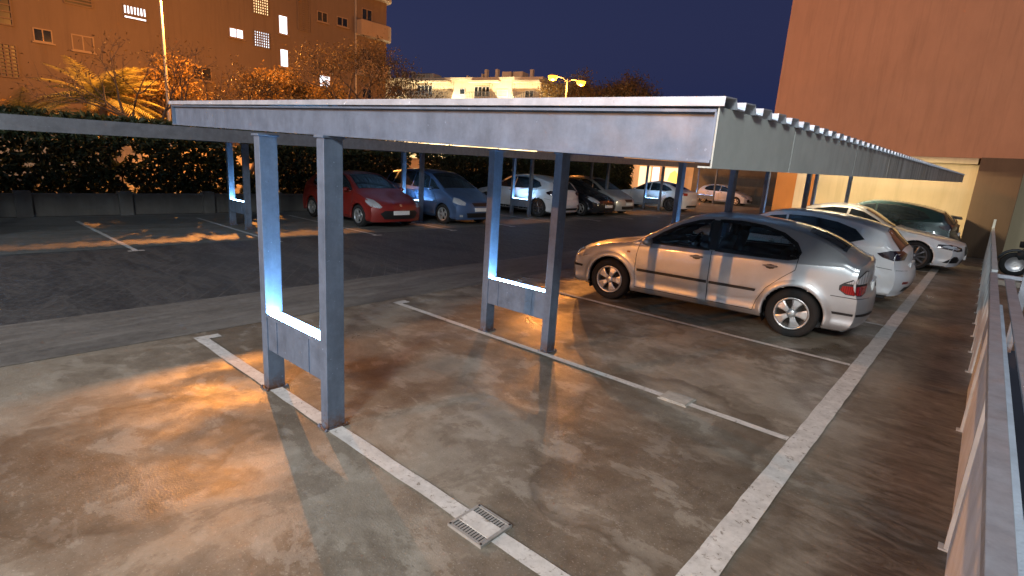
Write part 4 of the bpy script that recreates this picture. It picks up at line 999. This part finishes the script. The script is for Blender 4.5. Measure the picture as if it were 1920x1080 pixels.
street_lamp((1.6,-13.2,0),7.0,'added white street lamp, unseen behind the viewer left of the ramp, lighting the near bays and parapet',[(.3,.6)],620,col=(.86,.93,1.0),rad=.9)  # second unseen fill lamp, added to whiten the parapet face
# ------------------------------------------------------------------ brown apartment block (left)
def litmat(name,c,st):
    M=emis(name,c,st); t=M.node_tree; b=t.nodes['Principled BSDF']; v=coords(t,(1,1,.25),True)
    t.links.new(ramp(t,noise(t,v,2.2,4,.6),[(.35,st*.35),(.6,st)]),b.inputs['Emission Strength']); return M
M_lit=litmat('lit_window',(.66,.84,1.0),.5); M_litw=litmat('lit_window_warm',(1.0,.74,.38),.4); M_shut=simple('shutter',(.20,.14,.09),.6)
ab=empty('apartment_building',(-38,5,0),0,'tall brown apartment block with rounded balconies behind the trees at the left','building')
AX=-38.0
def ap(nm,mat,x0,x1,y0,y1,z0,z1,par=ab,bev=0): return lb(nm,mat,x0,x1,y0,y1,z0,z1,par,(-38,5,0),bev)
fx=-36.0
ap('wall',M_brick,-50,fx,-50,26.6,0,30)
ap('ledge',M_brick,fx+.002,fx+.25,1.6,2.0,0,30)
def win(par,x,y0,y1,z0,z1,o,pane=None,frame_=M_frame,n=2,nm='window',sill=True):
    if frame_ is M_frame and x<-30: frame_=M_shut
    """window facing +X at plane x: reveal, frame (part) and panes (sub-part)"""
    f=MB(); w=.06
    def b(a,c,d,e,xa=-.02,xb=.05): f.box(x+xa-o[0],x+xb-o[0],a-o[1],c-o[1],d-o[2],e-o[2])
    b(y0,y1,z0,z0+w); b(y0,y1,z1-w,z1); b(y0,y0+w,z0+w,z1-w); b(y1-w,y1,z0+w,z1-w)
    for i in range(1,n): c=y0+(y1-y0)*i/n; b(c-w/2,c+w/2,z0+w,z1-w)
    if sill: b(y0-.08,y1+.08,z0-.08,z0-.002,.003,.16)
    fo=f.build(nm,frame_,par)
    g=MB(); g.box(x-.03-o[0],x+.012-o[0],y0+w-o[1],y1-w-o[1],z0+w-o[2],z1-w-o[2]); g.build('pane',pane or M_glass,fo); return fo
O=(-38,5,0)
M_balc=wallmat('balcony_render',(.24,.18,.12),.1,.3)
win(ab,fx,4.35,5.2,7.0,7.72,O); win(ab,fx,6.05,7.12,6.85,7.74,O,pane=M_brick)
win(ab,fx,14.9,15.88,9.36,10.0,O,pane=M_lit)
win(ab,fx,18.42,19.14,10.3,11.62,O,pane=M_lit,n=1); win(ab,fx,18.46,19.12,8.0,9.3,O,pane=M_lit,n=1)
win(ab,fx,21.5,22.4,11.85,12.6,O); win(ab,fx,23.2,24.2,11.9,12.6,O); win(ab,fx,21.5,22.6,14.9,15.7,O); win(ab,fx,23.2,24.2,14.9,15.7,O)
win(ab,fx,21.6,22.6,7.0,7.95,O,pane=M_lit,n=1); win(ab,fx,12.6,13.6,12.5,13.3,O,pane=M_litw)
win(ab,fx,14.9,15.9,12.4,13.1,O,pane=M_litw); win(ab,fx,4.35,5.2,10.0,10.8,O); win(ab,fx,18.42,19.14,13.3,14.5,O,pane=M_litw,n=1)
win(ab,fx,12.4,13.6,6.2,7.1,O)
def lattice(y0,y1,z0,z1,pane,ny,nz,x=fx,par=ab,o=O,m=M_brick,nm='lattice_screen'):
    f=MB(); w=.035
    for i in range(ny+1): c=y0+(y1-y0)*i/ny; f.box(x+.02-o[0],x+.10-o[0],c-w-o[1],c+w-o[1],z0-o[2],z1-o[2])
    for i in range(nz+1): c=z0+(z1-z0)*i/nz; f.box(x+.03-o[0],x+.09-o[0],y0-o[1],y1-o[1],c-w-o[2],c+w-o[2])
    fo=f.build(nm,m,par); g=MB(); g.box(x-.03-o[0],x+.014-o[0],y0-o[1],y1-o[1],z0-o[2],z1-o[2]); g.build('pane',pane,fo)
lattice(16.6,17.7,9.1,10.15,M_lit,7,6); lattice(16.6,17.7,11.3,13.1,M_litw,7,10)
lattice(19.95,20.85,10.9,13.6,M_brick,2,18); lattice(8.75,9.95,9.45,9.95,M_lit,7,1)
lattice(8.75,9.95,9.2,9.36,M_lit,1,1); lattice(2.3,3.55,4.9,6.6,M_dark,5,9); lattice(2.3,3.55,7.6,11,M_dark,1,10); lattice(5.9,7.2,9.35,10.4,M_dark,1,6)
# corner balconies: parapet slabs with rounded outer corner
def balcony(z):
    cx,cy=fx-.6,27.3; pts=[(fx+.75,25.0)]
    for i in range(9): a=i*math.pi/16; pts.append((fx+.75-.9+.9*math.cos(a),27.45+.9*math.sin(a)))
    pts+=[(fx-3,28.35),(fx-3,26.6),(fx,26.6),(fx,25.0)]
    n=len(pts)
    mb=MB(); mb.add([(p[0]-O[0],p[1]-O[1],z) for p in pts]+[(p[0]-O[0],p[1]-O[1],z+1.15) for p in pts],[(i,(i+1)%n,n+(i+1)%n,n+i) for i in range(n)]+[tuple(range(n)),tuple(range(n,2*n))])
    mb.build('balcony',M_balc,ab)
    win(ab,fx,25.5,26.5,z+1.3,z+2.2,O)
for z in (5.35,8.45,11.55,14.65,17.75): balcony(z)
ap('corner_column',M_brick,fx-3,fx-.05,26.6,28.0,0,30)
ap('downpipe',M_pole,fx+.001,fx+.12,24.85,24.95,0,30)
# ------------------------------------------------------------------ pale block in the distance
pb=empty('pale_apartment_block',(-35,48.5,0),math.atan2(-.2676,-.9635),'low pale lamplit apartment block with chimneys on its flat roof, in the distance','building')
M_rail2=simple('dark_railing',(.05,.05,.06),.5)
def pbx(nm,mat,a,b,y0,y1,z0,z1,par=pb):
    mb=MB(); mb.box(a,b,y0,y1,z0,z1); return mb.build(nm,mat,par)
# local +x runs leftwards along the facade, -y... front faces the car park on +y side
FS=1
pbx('wall',M_pale,0,23.5,-9,0,0,11.55); pbx('roof_slab',M_pale,-.2,23.7,-9.2,.28,11.552,11.85)
def pwin(a,b,z0,z1,n=4,pane=None):
    f=MB(); w=.07
    f.box(a,b,.002,.07,z0,z0+w); f.box(a,b,.002,.07,z1-w,z1); f.box(a,a+w,.002,.07,z0+w,z1-w); f.box(b-w,b,.002,.07,z0+w,z1-w)
    for i in range(1,n): c=a+(b-a)*i/n; f.box(c-.04,c+.04,.002,.07,z0+w,z1-w)
    fo=f.build('window',M_frame,pb); g=MB(); g.box(a+w,b-w,.001,.03,z0+w,z1-w); g.build('pane',pane or M_glass,fo)
pwin(14.9,17.2,9.75,11.0,4); pwin(6.7,8.8,9.65,10.85,4); pwin(10.1,10.9,9.9,10.6,1); pwin(4.3,5.7,9.7,10.5,1,M_pale); pwin(17.7,18.4,9.8,10.4,1); pwin(.9,2.0,9.6,10.4,2)
pwin(14.9,17.2,6.6,7.9,4); pwin(6.7,8.8,6.6,7.9,4); pwin(19.5,21.5,9.6,10.8,2)
for a,b in ((12.2,17.8),(5.2,9.3),(-.1,3.3)):
    pbx('balcony_slab',M_pale,a,b,.002,1.1,9.05,9.2); pbx('canopy_slab',M_pale,a,b,.08,1.0,11.2,11.4)
    mb=MB()
    n=int((b-a)/.22)
    for i in range(n+1): c=a+(b-a)*i/n; mb.box(c-.02,c+.02,1.04,1.08,9.2,10.05)
    mb.box(a,b,1.03,1.09,10.05,10.1); mb.build('balcony_railing',M_rail2,pb)
for a,w,h in ((20.7,.3,1.1),(19.1,.35,1.1),(18.5,.25,.5),(8.2,.35,1.2),(8.7,.2,.7),(6.7,.35,1.2),(10.8,.25,.5),(2.1,.35,1.1)): pbx('chimney',M_pale,a-w/2,a+w/2,-2.0,-1.5,11.852,11.85+h)
for a,b,h in ((15.6,18.3,.75),(3.1,4.3,.85),(4.6,5.8,.85),(12.9,14.6,.15)): pbx('roof_hut',M_pale,a,b,-3,-1.2,11.852,11.85+h)
mb=MB()
for i in range(16): mb.box(15.4+i*.25,15.43+i*.25,-.4,-.37,11.852,12.45)
mb.box(15.4,19.2,-.41,-.37,12.45,12.5); mb.build('roof_railing',M_rail2,pb)
# shop front far behind the white coupe
sh=empty('shop_building',(-17,47,0),0,'brightly lit cream shop front with yellow and white panels beyond the white coupe','building')
lb('wall',M_pale,-22.5,-14.6,47,52,0,3.6,sh,(-17,47,0))
M_shopc=emis('lit_shop_panel',(1,.86,.55),.16); M_shopw=emis('lit_shop_glass',(.95,.95,.9),.22); M_shopy=emis('yellow_sign',(1,.72,.12),.28)
lb('lit_panel',M_shopc,-20.6,-19.4,46.93,46.998,.3,2.6,sh,(-17,47,0)); lb('lit_panel',M_shopw,-19.2,-18.5,46.93,46.998,.3,2.6,sh,(-17,47,0))
lb('lit_panel',M_shopc,-17.9,-16.1,46.93,46.998,.3,2.6,sh,(-17,47,0)); 
mb=MB(); mb.add([(-.55,-.10,1.4),(.35,-.10,1.2),(.55,-.10,1.9),(.1,-.10,2.4),(-.35,-.10,2.1)],[(0,1,2,3,4)]); mb.add([(-.55,-.075,1.4),(.35,-.075,1.2),(.55,-.075,1.9),(.1,-.075,2.4),(-.35,-.075,2.1)],[(4,3,2,1,0)]); mb.build('yellow_poster',M_shopy,sh)
# dark hedge block behind the far end carport
eh=lb('rear_wall',M_lowwall,-14.5,-1.3,45.5,46,0,4.2,None,(0,0,0)); tag(eh,'dark wall closing the far end of the lot behind the small white car','wall')
# stub wall at the right edge close to the viewer
sw=lb('wall_end',M_rough,6.17,6.6,.55,.95,-3,.93,None,(0,0,0),.01); tag(sw,'pale rendered stub wall at the bottom right corner beside the outer rail','wall')

# ------------------------------------------------------------------ tube lamps added under the near carport to brighten the end wall
M_tube=emis('added_warm_tube',(1,.80,.50),4)
for i,(x,y,lab) in enumerate(((2.6,18.6,'added warm tube lamp under the near carport roof, brightening the end wall'),(2.6,14.9,'added warm tube lamp under the carport roof above the white saloon'))):
    z=zb(x)+RISE*y+.10
    t_=empty('added_tube_lamp',(x,y,z),0,lab,'lamp','added tube lamps under the near carport'); mb=MB(); mb.box(-.62,.62,-.05,.05,0,.05); mb.build('housing',M_frame,t_)
    mb=MB(); mb.box(-.58,.58,-.03,.03,-.035,-.001); mb.build('tube',M_tube,t_)
    l=bpy.data.lights.new('added_tube_light','AREA'); l.shape='RECTANGLE'; l.size=1.15; l.size_y=.08; l.energy=95 if i==0 else 2; l.color=(1,.80,.50)
    o=bpy.data.objects.new('added_tube_light',l); COL.objects.link(o); o.parent=t_; o.location=(0,0,-.05); o.rotation_euler=(R(52) if i==0 else 0,0,0)
